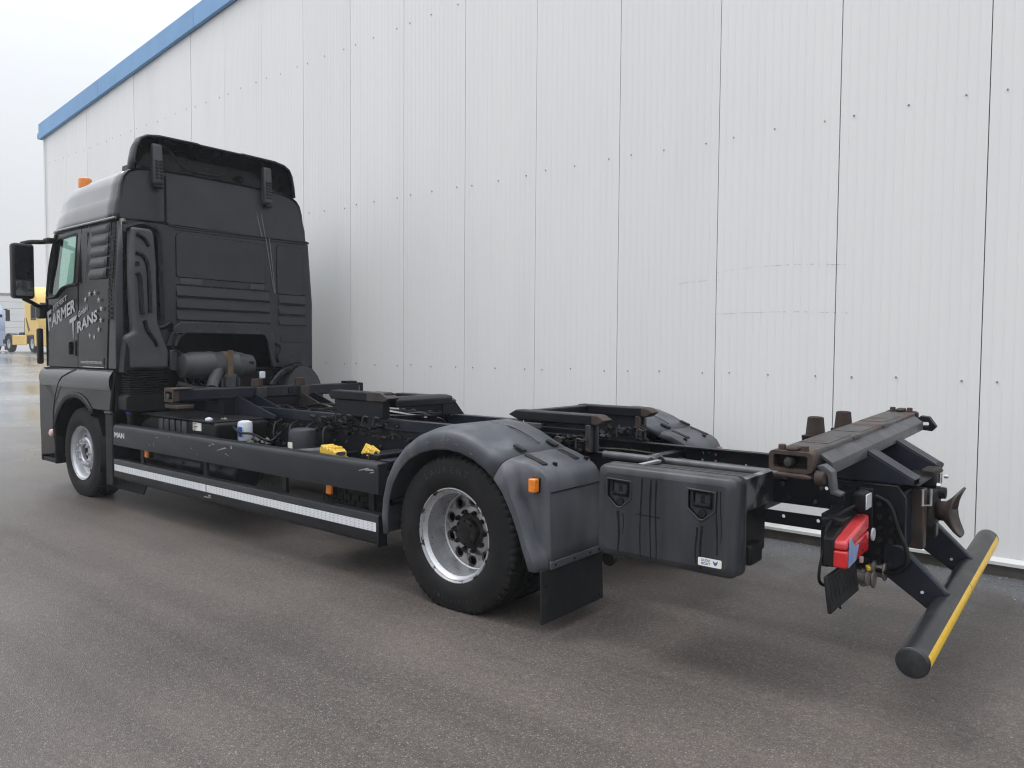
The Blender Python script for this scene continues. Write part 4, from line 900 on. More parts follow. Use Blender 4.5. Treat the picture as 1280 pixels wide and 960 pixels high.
MB().lathe([(0, -.004), (.032, -.004), (.032, .004), (0, .004)], (2.30, -.62, .74), 'x', 16).build('round_reflector', 'lamp_glass', T)
MB().tube([(2.12, -.60, .86), (2.14, -.58, .66), (2.16, -.56, .50)], .03, 8).build('carrier_tube', 'hub', T)

# ------------------------------------------------------------------ cab
def hw(z):          # half width of the cab at a height
    return 1.205 if z < 2.2 else 1.205-.06*(z-2.2)/.77
ZT = 2.97           # seam under the high roof
def side_plate(outline, holes, name, m, parent, out=0.0, th=.03, sg=-1):
    # a plate on the cab side that follows its slight tumblehome; clean outline in x z
    mb = MB(); mb.plate(outline, holes, 'xz', 0, 1)
    for v in mb.bm.verts:
        y = hw(v.co.z)+out-(th if v.co.y > .5 else 0); v.co.y = sg*y
    return mb.build(name, m, parent, smooth=0, bevel=.004)
win = [(-6.385, 2.82), (-6.30, 2.865), (-5.83, 2.885), (-5.80, 2.86), (-5.80, 2.36), (-5.84, 2.345), (-5.99, 2.34), (-6.09, 2.32), (-6.19, 2.265), (-6.28, 2.235), (-6.44, 2.235), (-6.46, 2.27)]
for sg in (-1, 1):
    door = side_plate([(-6.52, 1.42), (-5.70, 1.42), (-5.69, 2.30), (-5.685, 2.935), (-6.36, 2.925), (-6.52, 2.28)], [win], 'door', 'cab', T, sg=sg)
    wf = [(x+(.022 if x > -6.1 else -.022), z+(.02 if z > 2.5 else -.02)) for x, z in win]
    side_plate(wf, [win], 'window_seal', 'black_plastic', door, out=.006, th=.012, sg=sg)
    gl = MB(); gl.mesh([(x, sg*(hw(z)-.015), z) for x, z in win], [tuple(range(len(win)))]); gl.build('side_window', 'glass', door, smooth=0)
    # sill trim sweeping down to the mirror foot
    MB().tube([(-5.70, sg*1.200, 2.325), (-5.84, sg*1.205, 2.325), (-5.99, sg*1.207, 2.318), (-6.10, sg*1.21, 2.295), (-6.20, sg*1.212, 2.24), (-6.29, sg*1.215, 2.21), (-6.48, sg*1.215, 2.205)], .013, 8).build('sill_trim', 'black_plastic', door)
    hd = MB(); hd.box(-5.92, -5.73, sg*1.206, sg*1.214, 1.545, 1.715); hd = hd.build('door_handle', 'gloss_black', door, bevel=.02, seg=3)
    MB().box(-5.86, -5.83, sg*1.21, sg*1.24, 1.56, 1.70).build('handle_bar', 'black_plastic', door, bevel=.008)
    # sleeper side
    sl = side_plate([(-5.682, 1.42), (-4.975, 1.42), (-4.955, 2.935), (-5.675, 2.935)], [rrect(-5.655, -5.50, 2.33, 2.885, .03)], 'sleeper_side', 'cab', T, sg=sg)
    MB().prism(rrect(-5.657, -5.498, 2.328, 2.887, .03), 'xz', sg*1.165, sg*1.158).build('recess_panel', 'duct', sl)
    for k in range(5):
        z0 = 2.36+.118*k
        rows = []
        for j in range(9):
            t = j/8; z = z0+.106*t; o_ = .001+.022*math.sin(math.pi*t**.75)
            rows.append([(-5.39, sg*(hw(z)+.001), z), (-5.37, sg*(hw(z)+o_), z), (-5.01, sg*(hw(z)+o_), z), (-4.99, sg*(hw(z)+.001), z)])
        MB().grid(rows).build('ridge', 'duct', sl, smooth=30)
    MB().box(-5.64, -5.03, sg*1.206, sg*1.211, 1.44, 1.53).build('lettering_field', 'cab', sl, bevel=.003)
    MB().box(-5.56, -5.04, sg*1.204, sg*1.209, 1.425, 1.434).build('lower_molding', 'alu', sl, smooth=0)
    # grille strip and the rear corner
    gs = side_plate([(-4.95, 1.42), (-4.785, 1.42), (-4.785, 2.935), (-4.945, 2.935)], [], 'side_grille', 'duct', T, out=-.008, sg=sg)
    mb = MB()
    for k in range(22):
        z = 1.93+.046*k
        for xx in (-4.925, -4.895, -4.865): mb.box(xx, xx+.020, sg*(hw(z)-.012), sg*(hw(z)-.002), z, z+.034)
    mb.build('grille_opening', 'black_plastic', gs, smooth=0)
    rows = []
    for z in (1.39, 1.9, 2.2, 2.6, 2.955):
        rows.append([(-4.785+.06*math.sin(R(a)), sg*(hw(z)-.012-.06*(1-math.cos(R(a)))), z) for a in range(0, 91, 15)])
    MB().grid(rows).build('rear_corner', 'cab_rear', T, smooth=60, solid=.006)
    # front corner
    rows = []
    for z, x in ((1.42, -6.53), (2.2, -6.53), (2.3, -6.52)):
        rows.append([(x-.16*math.sin(R(a)), sg*(hw(z)-.14*(1-math.cos(R(a)))), z) for a in range(0, 91, 15)])
    MB().grid(rows).build('front_corner', 'black_plastic', T, smooth=60, solid=.012)
    MB().tube([(-6.60, sg*1.10, 2.28), (-6.52, sg*1.10, 2.6), (-6.43, sg*1.09, 2.94)], .045, 8).build('pillar', 'black_plastic', T)
    MB().tube([(-6.535, sg*1.195, 2.25), (-6.455, sg*1.185, 2.6), (-6.37, sg*1.15, 2.93)], .022, 8).build('pillar', 'cab', T)
# writing on the near side of the cab
YT = -1.2060
door_n = [o for o in T.children if o.name.startswith('door')][0]; sleep_n = [o for o in T.children if o.name.startswith('sleeper_side')][0]
text_quad('lettering', 'F', [(-6.49, 1.822), (-6.415, 1.842), (-6.405, 2.075), (-6.53, 2.045)], YT, 'letter', door_n, .03)
text_quad('lettering', 'ARMER', [(-6.40, 1.862), (-5.735, 2.036), (-5.735, 2.182), (-6.40, 2.012)], YT, 'letter', door_n, .03)
text_quad('lettering', 'PERFEKT', [(-6.35, 2.055), (-5.965, 2.165), (-5.965, 2.222), (-6.35, 2.112)], YT, 'letter', door_n, .01)
text_quad('lettering', 'T', [(-5.83, 1.732), (-5.775, 1.748), (-5.70, 1.992), (-5.90, 1.942)], YT, 'letter', sleep_n, .03)
text_quad('lettering', 'RANS', [(-5.69, 1.790), (-5.18, 1.922), (-5.18, 2.045), (-5.69, 1.915)], YT, 'letter', sleep_n, .03)
text_quad('lettering', 'GmbH', [(-5.665, 1.962), (-5.42, 2.030), (-5.42, 2.098), (-5.665, 2.025)], YT, 'letter', sleep_n, .01)
text_quad('lettering', 'www.farmertrans.eu', [(-5.60, 1.465), (-5.07, 1.468), (-5.07, 1.508), (-5.60, 1.505)], -1.2135, 'letter', sleep_n, .01)
mb = MB()
for x, z in ((-5.364, 2.211), (-5.235, 2.214), (-5.468, 2.155), (-5.14, 2.139), (-5.085, 2.046), (-5.10, 1.925), (-5.152, 1.826), (-5.372, 1.764), (-5.263, 1.751)):
    pts = [(x+(.038 if k % 2 == 0 else .013)*math.sin(math.pi*k/5), YT, z+(.038 if k % 2 == 0 else .013)*math.cos(math.pi*k/5)) for k in range(10)]
    c = (x, YT, z); mb.mesh(pts+[c], [(k, (k+1) % 10, 10) for k in range(10)])
mb.build('star_lettering', 'letter', sleep_n, smooth=0)

# floor, front, windscreen, roof structure
MB().box(-6.6, -4.74, -1.17, 1.17, 1.39, 1.42).build('cab_floor', 'black_plastic', T, bevel=.01)
MB().plate([(-1.08, 1.42), (1.08, 1.42), (1.08, 2.28), (-1.08, 2.28)], [], 'yz', -6.70, -6.66).build('cab_front', 'cab', T, bevel=.01)
MB().mesh([(-6.62, -1.10, 2.28), (-6.62, 1.10, 2.28), (-6.44, 1.08, 2.95), (-6.44, -1.08, 2.95)], [(0, 1, 2, 3)]).build('windscreen', 'glass', T, smooth=0)
MB().box(-6.45, -4.9, -1.13, 1.13, 2.945, 2.962).build('head_lining', 'interior', T)
MB().box(-6.62, -6.20, -1.12, 1.12, 2.10, 2.26).build('dashboard', 'interior', T, bevel=.04)
for y in (-.62, .62):
    st = MB().box(-5.85, -5.70, y-.25, y+.25, 1.95, 2.52).build('seat', 'interior', T, bevel=.06); MB().box(-5.83, -5.74, y-.13, y+.13, 2.53, 2.72).build('head_rest', 'interior', st, bevel=.04)
MB().tube([(-6.12+.06*math.sin(a), -.62+.22*math.cos(a), 2.28+.2*math.sin(a)) for a in [2*math.pi*k/16 for k in range(17)]], .014, 6, sub=2).build('steering_wheel', 'black_plastic', T)
MB().box(-5.50, -5.48, -1.15, 1.15, 1.42, 2.94).build('sleeper_curtain', 'interior', T)

# high roof: lofted shell
RS = [(-6.57, .02), (-6.60, .12), (-6.60, .22), (-6.57, .32), (-6.49, .415), (-6.34, .488), (-6.1, .538), (-5.8, .562), (-5.4, .574), (-5.05, .579), (-4.86, .58)]
prof = [(1.0, 0), (.992, .10), (.988, .24), (.968, .38), (.964, .40), (.95, .60), (.925, .76), (.885, .86), (.82, .925), (.70, .965), (.5, .985), (.25, .997), (0, 1.0)]
prof = prof+[(-a, b) for a, b in prof[-2::-1]]
rows = []
for x, h in RS:
    k = 1-max(0, (-6.2-x))**1.4*.22
    rows.append([(x-.02*0, -1.160*a*k*(1.0 if b > 0 else 1), ZT+h*b) for a, b in prof])
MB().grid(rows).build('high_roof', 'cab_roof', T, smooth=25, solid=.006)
for sg in (-1, 1):
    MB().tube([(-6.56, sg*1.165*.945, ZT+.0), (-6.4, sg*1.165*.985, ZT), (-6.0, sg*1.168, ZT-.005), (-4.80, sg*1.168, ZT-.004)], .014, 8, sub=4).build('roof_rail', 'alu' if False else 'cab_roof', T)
MB().box(-6.42, -4.86, -1.150, 1.150, ZT-.028, ZT-.006).build('roof_seam', 'black_plastic', T, smooth=0)
# rear part of the roof, leaning forward and a little set back at its rim
b_ = [(a*1.160, ZT+.585*b) for a, b in prof]
rows = [[(-4.86, -y, z) for y, z in b_], [(-4.835, -y*.995, ZT+(z-ZT)*.99) for y, z in b_], [(-4.80-.06*(z-ZT)/.58, -y*.972, ZT+(z-ZT)*.965) for y, z in b_]]
MB().grid(rows).build('roof_rim', 'cab_rear', T, smooth=50, solid=.004)
mb = MB(); pl = [(y*.972, ZT+(z-ZT)*.965) for y, z in b_]
vs = [(-4.80-.06*(z-ZT)/.58, -y, z) for y, z in pl]
mb.mesh(vs, [tuple(range(len(vs)))]); mb.build('roof_rear_panel', 'cab_rear', T, smooth=0)
# main rear wall with the cut-out above the air filter
wall_o = [(-1.145, 1.42), (-.76, 1.42), (-.76, 1.60), (-.60, 1.70), (-.56, 1.80), (-.53, 1.845), (.46, 1.845), (.52, 1.80), (.56, 1.66), (.62, 1.42), (1.145, 1.42), (1.15, 2.2), (1.10, 2.945), (-1.10, 2.945), (-1.15, 2.2)]
rw = MB().plate(wall_o, [], 'yz', -4.760, -4.722).build('rear_wall', 'cab_rear', T, smooth=0, bevel=.004)
mb = MB(); mb.tube([(-4.728, -1.10, 2.955), (-4.728, -.75, 2.972), (-4.728, -.66, 2.965), (-4.728, -.60, 2.935), (-4.728, .0, 2.94), (-4.728, .6, 2.95), (-4.728, 1.10, 2.96)], .013, 6); mb.tube([(-4.722, -.60, 2.905), (-4.722, .0, 2.91), (-4.722, .6, 2.92), (-4.722, 1.08, 2.93)], .006, 6); mb.build('seam_joint', 'black_plastic', rw)
MB().box(-4.745, -4.70, -.69, -.684, 2.96, 3.46).build('panel_joint', 'black_plastic', rw, smooth=0)
def raised(y0, y1, z0, z1, name='pressed_panel', d=.007, r=.03, m='cab_rear'):
    return MB().prism(rrect(y0, y1, z0, z1, r, 3), 'yz', -4.723, -4.722+d).build(name, m, rw, bevel=.005, seg=2)
raised(-.58, .50, 2.405, 2.865, d=.012); raised(.66, 1.03, 2.30, 2.875, d=.012)
for a_ in ((-.585, .505, 2.40, 2.87), (.655, 1.035, 2.295, 2.88)):
    MB().plate(rrect(*a_, .034, 3), [rrect(a_[0]+.007, a_[1]-.007, a_[2]+.007, a_[3]-.007, .03, 3)], 'yz', -4.7215, -4.718).build('panel_gap', 'gloss_black', rw, smooth=0)
for i, z in enumerate((2.255, 2.125, 1.995)):
    MB().prism([(-4.7225, z+.060), (-4.690, z-.040), (-4.690, z-.052), (-4.7225, z-.058)], 'xz', -.585, .54+.012*i).build('pressed_rib', 'cab_rear', rw, bevel=.005)
    MB().box(-4.722, -4.716, -.585, .56, z+.060, z+.074).build('rib_shade_line', 'gloss_black', rw, smooth=0)  # black strip painted in for the shadow under the overhang above
    MB().prism([(-4.7225, z+.040), (-4.698, z-.055), (-4.698, z-.066), (-4.7225, z-.072)], 'xz', .68, 1.06).build('pressed_rib', 'cab_rear', rw, bevel=.005)
    MB().box(-4.722, -4.717, .68, 1.06, z+.040, z+.050).build('rib_shade_line', 'gloss_black', rw, smooth=0)  # same painted shadow line over the short ribs
raised(.70, 1.07, 1.72, 1.80, 'pressed_rib', .008, .02)
for y0, y1 in ((-.54, -.29), (.30, .48)): MB().box(-4.72, -4.712, y0, y1, 2.335, 2.395).build('sticker_patch', 'duct', rw, smooth=0)
# bright seams: two converging reflective lines
mb = MB()
for (ya, za), (yb, zb) in (((.435, 3.42), (.62, 2.30)), ((.505, 3.41), (.635, 2.30))):
    xa = -4.80-.08*(za-ZT)/.58+.004
    zm = ZT+.0; t = (za-zm)/(za-zb); ym = ya+(yb-ya)*t
    mb.tube([(xa, ya, za), (-4.795, ym, zm)], .006, 6, sub=1); mb.tube([(-4.716, ym, zm-.02), (-4.714, yb, zb)], .006, 6, sub=1)
mb.build('seam_strip', mat('worn pale seam tape', (.13, .135, .14), .5), rw)
MB().tube([(-4.715, -1.06, 2.84), (-4.715, -1.06, 2.905), (-4.715, -.90, 2.91)], .008, 6, sub=1).build('bracket_strip', 'frame_grey', rw)
# frame of the cut-out with bolts
out_a = [(-.72, 1.66), (-.64, 1.86), (-.55, 1.925), (.50, 1.925), (.60, 1.86), (.68, 1.42), (.57, 1.42), (.50, 1.74), (.46, 1.80), (-.50, 1.80), (-.56, 1.74), (-.60, 1.66)]
af = MB().prism(out_a, 'yz', -4.722, -4.68).build('cutout_frame', 'cab_rear', T, bevel=.010)
mb = MB()
for y in (-.36, -.12, .12, .36):
    mb.box(-4.682, -4.674, y-.035, y+.035, 1.815, 1.83); mb.cyl((-4.68, y, 1.875), (-4.67, y, 1.875), .010, .008, 8)
for y in (.86, 1.02): mb.box(-4.724, -4.715, y-.035, y+.035, 1.47, 1.485); mb.cyl((-4.722, y, 1.55), (-4.712, y, 1.55), .010, .008, 8)
mb.build('frame_bolt', 'duct', af)
MB().tube([(-4.68, -.66, 1.60), (-4.66, -.62, 1.78), (-4.66, -.55, 1.80)], .012, 6).build('rubber_edge', 'gloss_black', T)
MB().tube([(-4.67, .60, 1.70), (-4.66, .66, 1.66), (-4.66, .62, 1.55), (-4.67, .64, 1.48)], .014, 6).build('cable_loop', 'gloss_black', T)
MB().box(-5.45, -5.40, -1.1, 1.1, 1.0, 2.0).build('engine_bulkhead', 'black_plastic', T)
for y0, y1 in ((-1.14, -.75),): MB().box(-4.75, -4.70, y0, y1, 1.42, 1.70).build('lower_rear_panel', 'black_plastic', T)

# roof spoiler: hood open to the rear, on two struts
rows = []
def hood(y, t):   # t 0 at the foot .. 1 at the lip
    return None
ys = [-1.06, -1.045, -1.01, -.95, -.80, -.4, 0, .4, .80, .95, 1.01, 1.045, 1.06]
base = lambda y: (ZT+.585*(.88 if abs(y) > .9 else .96)-.06)
# outline of the hood seen from behind, from left foot over the top to right foot
hf = [(.985, 3.50), (.972, 3.62), (.945, 3.75), (.905, 3.825), (.83, 3.866), (.70, 3.886), (.28, 3.892), (.24, 3.884)]
outl = [(-a, b) for a, b in hf]+[(a, b) for a, b in hf[::-1]]
def hood_rows(k, st):
    return [[(dx, y*sy*k, 3.48+(z-3.48)*sz*k) for y, z in outl] for dx, sy, sz in st]
rows = hood_rows(1.0, ((-4.80, .985, .985), (-4.815, 1.0, 1.004), (-4.90, .995, 1.0), (-5.0, .965, .965), (-5.09, .91, .90), (-5.15, .82, .78)))
sp = MB().grid(rows).build('roof_spoiler', 'cab_rear', T, smooth=50, solid=.020)
rows = hood_rows(.972, ((-4.82, .99, .99), (-4.90, .985, .985), (-5.0, .955, .95), (-5.08, .90, .88), (-5.13, .82, .77)))
mb = MB().grid(rows); mb.mesh(rows[-1], [tuple(range(len(rows[-1])))]); mb.build('spoiler_inside', 'gloss_black', sp, smooth=50)
MB().tube([(-4.98, -.62, 3.84), (-4.96, -.52, 3.80), (-4.95, -.45, 3.70), (-4.94, -.36, 3.63), (-4.93, -.2, 3.60), (-4.93, 0, 3.605), (-4.93, .08, 3.63)], .013, 8).build('spoiler_bow', 'black_plastic', sp)
MB().prism([(-.97, 3.44), (.97, 3.44), (.96, 3.56), (-.96, 3.56)], 'yz', -5.10, -4.90).build('spoiler_floor', 'gloss_black', sp, smooth=0)
for y in (-.735, .585):
    ss = MB().prism([(-4.80, 3.35), (-4.755, 3.38), (-4.775, 3.775), (-4.80, 3.80), (-4.84, 3.78), (-4.86, 3.40)], 'xz', y-.052, y+.052).build('spoiler_strut', 'duct', T, bevel=.02, seg=3)
    mb = MB()
    for k in range(6): mb.box(-4.765, -4.752, y-.038, y-.006, 3.42+.035*k, 3.44+.035*k); mb.box(-4.765, -4.752, y+.010, y+.040, 3.42+.035*k, 3.44+.035*k)
    o = mb.build('strut_slot', 'black_plastic', ss, smooth=0); o['kind'] = 'stuff'
    MB().box(-4.83, -4.75, y-.045, y+.045, 3.325, 3.36).build('strut_foot', 'black_plastic', ss, bevel=.01)
# beacon
bc = MB().lathe([(0, 0), (.075, 0), (.078, .01), (.078, .03), (.070, .03)], (-6.14, -.92, 3.385), 'z', 20).build('beacon', 'black_plastic', T)
MB().lathe([(.07, .03), (.072, .17), (.066, .19), (.05, .20), (0, .203)], (-6.14, -.92, 3.385), 'z', 24).build('beacon_dome', 'orange', bc)

# air intake duct on the rear wall
def duct_outline(p0, w): return p0
DU = [(-1.105, 2.86), (-.90, 2.86), (-.875, 2.80), (-.855, 2.5), (-.85, 2.0), (-.845, 1.90), (-.78, 1.72), (-.735, 1.60), (-.74, 1.42), (-1.13, 1.42), (-1.13, 1.62), (-1.16, 1.70), (-1.165, 1.76), (-1.09, 1.80), (-1.105, 2.0), (-1.115, 2.4)]
du = MB().prism(DU, 'yz', -4.715, -4.585).build('air_intake_duct', 'duct', T, bevel=.03, seg=3)
MB().box(-4.7215, -4.712, -1.14, -.79, 1.45, 2.92).build('duct_shade_plate', 'gloss_black', T, smooth=0)  # black plate standing in for the shadow band beside the duct
mb = MB()
def slot(pts, w=.022):
    mb.tube([(-4.582, y, z) for y, z in pts], w, 8)
slot([(-1.07, 2.60), (-.99, 2.57), (-.945, 2.46), (-.935, 2.2), (-.93, 2.0)])
slot([(-1.06, 2.40), (-1.03, 2.34), (-1.02, 2.1), (-1.015, 1.98)], .026)
slot([(-1.06, 2.79), (-.98, 2.75), (-.935, 2.68)])
slot([(-.99, 1.92), (-.96, 1.82), (-.89, 1.72), (-.865, 1.66)])
mb.cyl((-4.584, -1.055, 2.49), (-4.578, -1.055, 2.49), .026, .026, 14)
o = mb.build('duct_groove', 'gloss_black', du); o['kind'] = 'stuff'
MB().tube([(-4.66, -1.15, 2.84), (-4.66, -1.0, 2.90), (-4.66, -.87, 2.88), (-4.66, -.80, 2.80), (-4.66, -.785, 2.4), (-4.66, -.77, 1.93)], .035, 8).build('duct_pipe', 'gloss_black', T)
MB().tube([(-4.64, -.85, 1.85), (-4.60, -.78, 1.86), (-4.59, -.72, 1.90), (-4.62, -.70, 1.82)], .03, 8).build('duct_clip', 'gloss_black', T)
MB().prism([(-1.19, 1.38), (-1.06, 1.36), (-1.06, 1.78), (-1.16, 1.74)], 'yz', -4.74, -4.62).build('duct_flank', 'black_plastic', T, bevel=.01)
pr = []
for k in range(11):
    z = 1.16+.024*k; pr += [(z, 0), (z+.012, .014)]
rows = [[(-4.735, -1.155-d, z), (-4.59+d, -1.145-d, z), (-4.575+d, -1.12, z), (-4.575+d, -.77, z), (-4.60+d, -.745+d, z), (-4.735, -.74+d, z)] for z, d in pr]
MB().grid(rows).build('bellows', 'black_plastic', T, smooth=30)
MB().prism(rrect(-1.19, -.72, .985, 1.165, .04), 'yz', -4.78, -4.57).build('intake_box', 'black_plastic', T, bevel=.012)
# air filter drum with strap and hose
fl = MB(); fl.lathe([(0, -.62), (.10, -.62), (.13, -.60), (.135, -.52), (.150, -.50), (.152, -.30), (.156, -.29), (.156, -.26), (.150, -.25), (.150, .0), (.156, .01), (.156, .03), (.148, .04), (.146, .09), (.13, .14), (.12, .22), (.10, .235), (0, .235)], (-4.60, 0, 1.45), 'y', 36)
fl = fl.build('air_filter', 'duct', T, smooth=40)
MB().box(-4.50, -4.47, .10, .20, 1.46, 1.50).build('filter_grip', 'black_plastic', fl, bevel=.01)
MB().lathe([(.157, -.155), (.157, -.085), (.1535, -.085), (.1535, -.155)], (-4.60, 0, 1.45), 'y', 36).build('filter_band', 'strap', fl)
MB().box(-4.452, -4.440, -.15, -.085, 1.32, 1.62).build('filter_strap', 'strap', T, bevel=.003)
MB().prism([(-.225, 1.13), (.0, 1.13), (.0, 1.30), (-.06, 1.36), (-.165, 1.36), (-.225, 1.30)], 'yz', -4.46, -4.445).build('filter_bracket', 'frame_grey', T, bevel=.003)
mb = MB()
for y in (-.19, -.04): mb.box(-4.445, -4.435, y-.012, y+.012, 1.14, 1.33)
mb.build('bracket_rib', 'frame_blue', T)
MB().tube([(-4.55, -.20, 1.42), (-4.46, -.27, 1.36), (-4.38, -.36, 1.27), (-4.30, -.42, 1.20)], .062, 14).build('filter_hose', 'duct', T)
MB().lathe([(.066, 0), (.070, .012), (.066, .024)], (-4.31, -.415, 1.205), 'z', 16).build('hose_clamp', 'frame_grey', T)
# lower hoses, brackets, work light behind the cab
MB().tube([(-4.5, -.70, 1.25), (-4.44, -.55, 1.20), (-4.40, -.40, 1.18), (-4.36, -.3, 1.16)], .05, 12).build('ribbed_hose', 'black_plastic', T)
for k in range(4):
    MB().tube([(-4.62, -.66+.03*k, 1.62-.04*k), (-4.58, -.58, 1.55-.03*k), (-4.57, -.60+.05*k, 1.35), (-4.5, -.5+.1*k, 1.15)], .012, 6).build('cable', 'black_plastic', T)
MB().box(-4.66, -4.64, -.70, -.62, 1.40, 1.62).build('cable_bracket', 'duct', T, bevel=.01)
MB().box(-4.30, -4.27, .14, .21, 1.305, 1.385).build('work_light', 'lamp_glass', T, bevel=.012)
MB().box(-4.34, -4.30, .13, .22, 1.30, 1.39).build('work_light_body', 'black_plastic', T, bevel=.01)
# arch of the far front wheel behind the cab
rows = []
for a in range(15, 171, 12):
    rows.append([(-5.68+.62*math.cos(R(a)), y, .62+.62*math.sin(R(a))) for y in (.72, 1.19)])
MB().grid(rows).build('wheel_arch_cover', 'black_plastic', T, smooth=50, solid=.01)
rows = []
for k in range(9):
    a = R(180*k/8); rows.append([(-4.56, .93+.28*math.cos(a), 1.0+.43*math.sin(a)), (-4.75, .93+.28*math.cos(a), 1.0+.43*math.sin(a))])
rows2 = [[(-4.56, .93, 1.0)]+[r[0] for r in rows]]
mb = MB().grid(rows); mb.mesh([(-4.562, .93+.28*math.cos(R(180*k/16)), 1.0+.43*math.sin(R(180*k/16))) for k in range(17)], [tuple(range(17))])
mb.build('silencer_end', 'duct', T, smooth=40)
MB().tube([(-4.62, .50, 1.20), (-4.62, .62, 1.33), (-4.64, .78, 1.40), (-4.68, .95, 1.43)], .05, 12).build('exhaust_pipe', 'gloss_black', T)

# lower cab body with wheel arch
arch = [(-WB+.625*math.cos(R(a)), .49+.625*math.sin(R(a))) for a in range(50, 159, 6)]
low = [(-6.66, .375), (-6.26, .42)]+arch[::-1]+[(-5.20, .985), (-4.83, .985), (-4.795, 1.385), (-6.64, 1.385), (-6.70, 1.28), (-6.70, .7)]
for sg in (-1, 1):
    mb = MB(); mb.plate(low, [], 'xz', 0, 1)
    for v in mb.bm.verts:
        y = 1.245-(.035 if v.co.z > 1.36 else 0)-(.035 if v.co.y > .5 else 0); v.co.y = sg*y
    lo_ = mb.build('lower_cab_body', 'cab', T, smooth=0, bevel=.012)
    rows = [[(x, sg*1.190, 1.412), (x, sg*1.215, 1.402), (x, sg*1.250, 1.345), (x, sg*1.262, 1.30), (x, sg*1.252, 1.20)] for x in (-6.66, -5.9, -5.2, -4.80)]
    MB().grid(rows).build('flare_molding', 'cab_gloss', lo_, smooth=60)
    rows = []
    for a in range(44, 164, 6):
        c, s = math.cos(R(a)), math.sin(R(a)); rows.append([(-WB+r*c, sg*y, .49+r*s) for r, y in ((.60, 1.21), (.605, 1.252), (.64, 1.262), (.665, 1.250))])
    MB().grid(rows).build('arch_lip', 'black_plastic', lo_, smooth=60, solid=.006)
    mb = MB(); mb.tube([(-6.24, sg*1.2465, .45), (-6.30, sg*1.2465, .75), (-6.26, sg*1.247, 1.0), (-6.14, sg*1.252, 1.20), (-6.0, sg*1.264, 1.30), (-5.86, sg*1.252, 1.35), (-5.72, sg*1.222, 1.405)], .005, 6); mb.build('panel_gap', 'black_plastic', lo_)
    # arch liner
    rows = [[(-WB+.63*math.cos(R(a)), sg*y, .49+.63*math.sin(R(a))) for y in (1.21, .70)] for a in range(20, 185, 9)]
    MB().grid(rows).build('arch_liner', 'black_plastic', T, smooth=60)
    # step well ahead of the wheel, front bumper corner
    MB().box(-6.70, -6.28, sg*.95, sg*1.225, .30, .36).build('cab_step', 'black_plastic', T, bevel=.015)
    MB().box(-6.72, -6.66, sg*.9, sg*1.235, .30, 1.32).build('bumper_corner', 'black_plastic', T, bevel=.02)
    MB().box(-6.31, -6.26, sg*1.15, sg*1.24, .30, .62).build('step_support', 'black_plastic', T, bevel=.015)
    MB().lathe([(0, .03), (.03, .028), (.042, .018), (.045, 0)], (-6.335, sg*1.245, .655), 'y', 18, sgn=sg).build('side_marker_lamp', 'pink', T)
    # guard board behind the front wheel with its flap
    MB().box(-4.955, -4.79, sg*1.19, sg*1.238, .22, .955).build('wheel_guard', 'black_plastic', T, bevel=.012)
    MB().tube([(-5.08, sg*1.15, .965), (-4.95, sg*1.235, .968), (-4.79, sg*1.24, .972)], .014, 8).build('guard_rail', 'duct', T)
    rows = [[(-WB+.60*math.cos(R(a)), sg*y, .49+.60*math.sin(R(a))) for y in (1.238, .80)] for a in range(-15, 50, 8)]
    MB().grid(rows).build('wheel_liner', 'black_plastic', T, smooth=60, solid=.01)
    MB().prism([(-5.02, .155), (-4.40, .16), (-4.30, .30), (-5.0, .31)], 'xz', sg*1.10, sg*1.115).build('rubber_apron', 'rubber_flap', T, bevel=.003)
    MB().box(-5.02, -5.01, sg*.72, sg*1.20, .14, .45).build('mud_flap', 'rubber_flap', T)
MB().box(-6.75, -6.68, -1.15, 1.15, .32, 1.40).build('front_bumper', 'cab', T, bevel=.03)
MB().box(-4.80, -4.78, -1.2, 1.2, .98, 1.38).build('lower_back_panel', 'black_plastic', T)

# mirrors
def mirror(sg):
    mr = thing('wing_mirror', '', ''); del mr['label']; del mr['category']; mr.parent = T
    y0, y1 = sorted((1.355*sg, 1.575*sg))
    MB().prism(rrect(y0, y1, 2.185, 2.805, .035), 'yz', -6.56, -6.435).build('mirror_housing', 'black_plastic', mr, bevel=.03, seg=3)
    MB().prism(rrect(y0+.022, y1-.022, 2.40, 2.775, .02), 'yz', -6.436, -6.430).build('mirror_glass', 'gloss_black', mr, smooth=0)
    MB().prism(rrect(y0+.022, y1-.022, 2.215, 2.385, .02), 'yz', -6.436, -6.428).build('mirror_glass', 'mirror', mr, smooth=0)
    MB().tube([(-6.50, 1.47*sg, 2.80), (-6.49, 1.38*sg, 2.83), (-6.47, 1.25*sg, 2.845), (-6.45, 1.19*sg, 2.86)], .026, 8).build('mirror_arm', 'black_plastic', mr)
    MB().box(-6.50, -6.36, min(1.16*sg, 1.25*sg), max(1.16*sg, 1.25*sg), 2.83, 2.89).build('arm_foot', 'black_plastic', mr, bevel=.015)
    MB().tube([(-6.50, 1.46*sg, 2.19), (-6.50, 1.38*sg, 2.15), (-6.54, 1.30*sg, 2.115), (-6.60, 1.23*sg, 2.10)], .024, 8).build('mirror_arm', 'black_plastic', mr)
    MB().box(-6.70, -6.555, min(1.20*sg, 1.27*sg), max(1.20*sg, 1.27*sg), 1.97, 2.14).build('arm_foot', 'black_plastic', mr, bevel=.02)
    MB().box(-6.76, -6.68, min(1.19*sg, 1.25*sg), max(1.19*sg, 1.25*sg), 1.44, 1.86).build('air_deflector', 'black_plastic', mr, bevel=.02)
for sg in (-1, 1): mirror(sg)

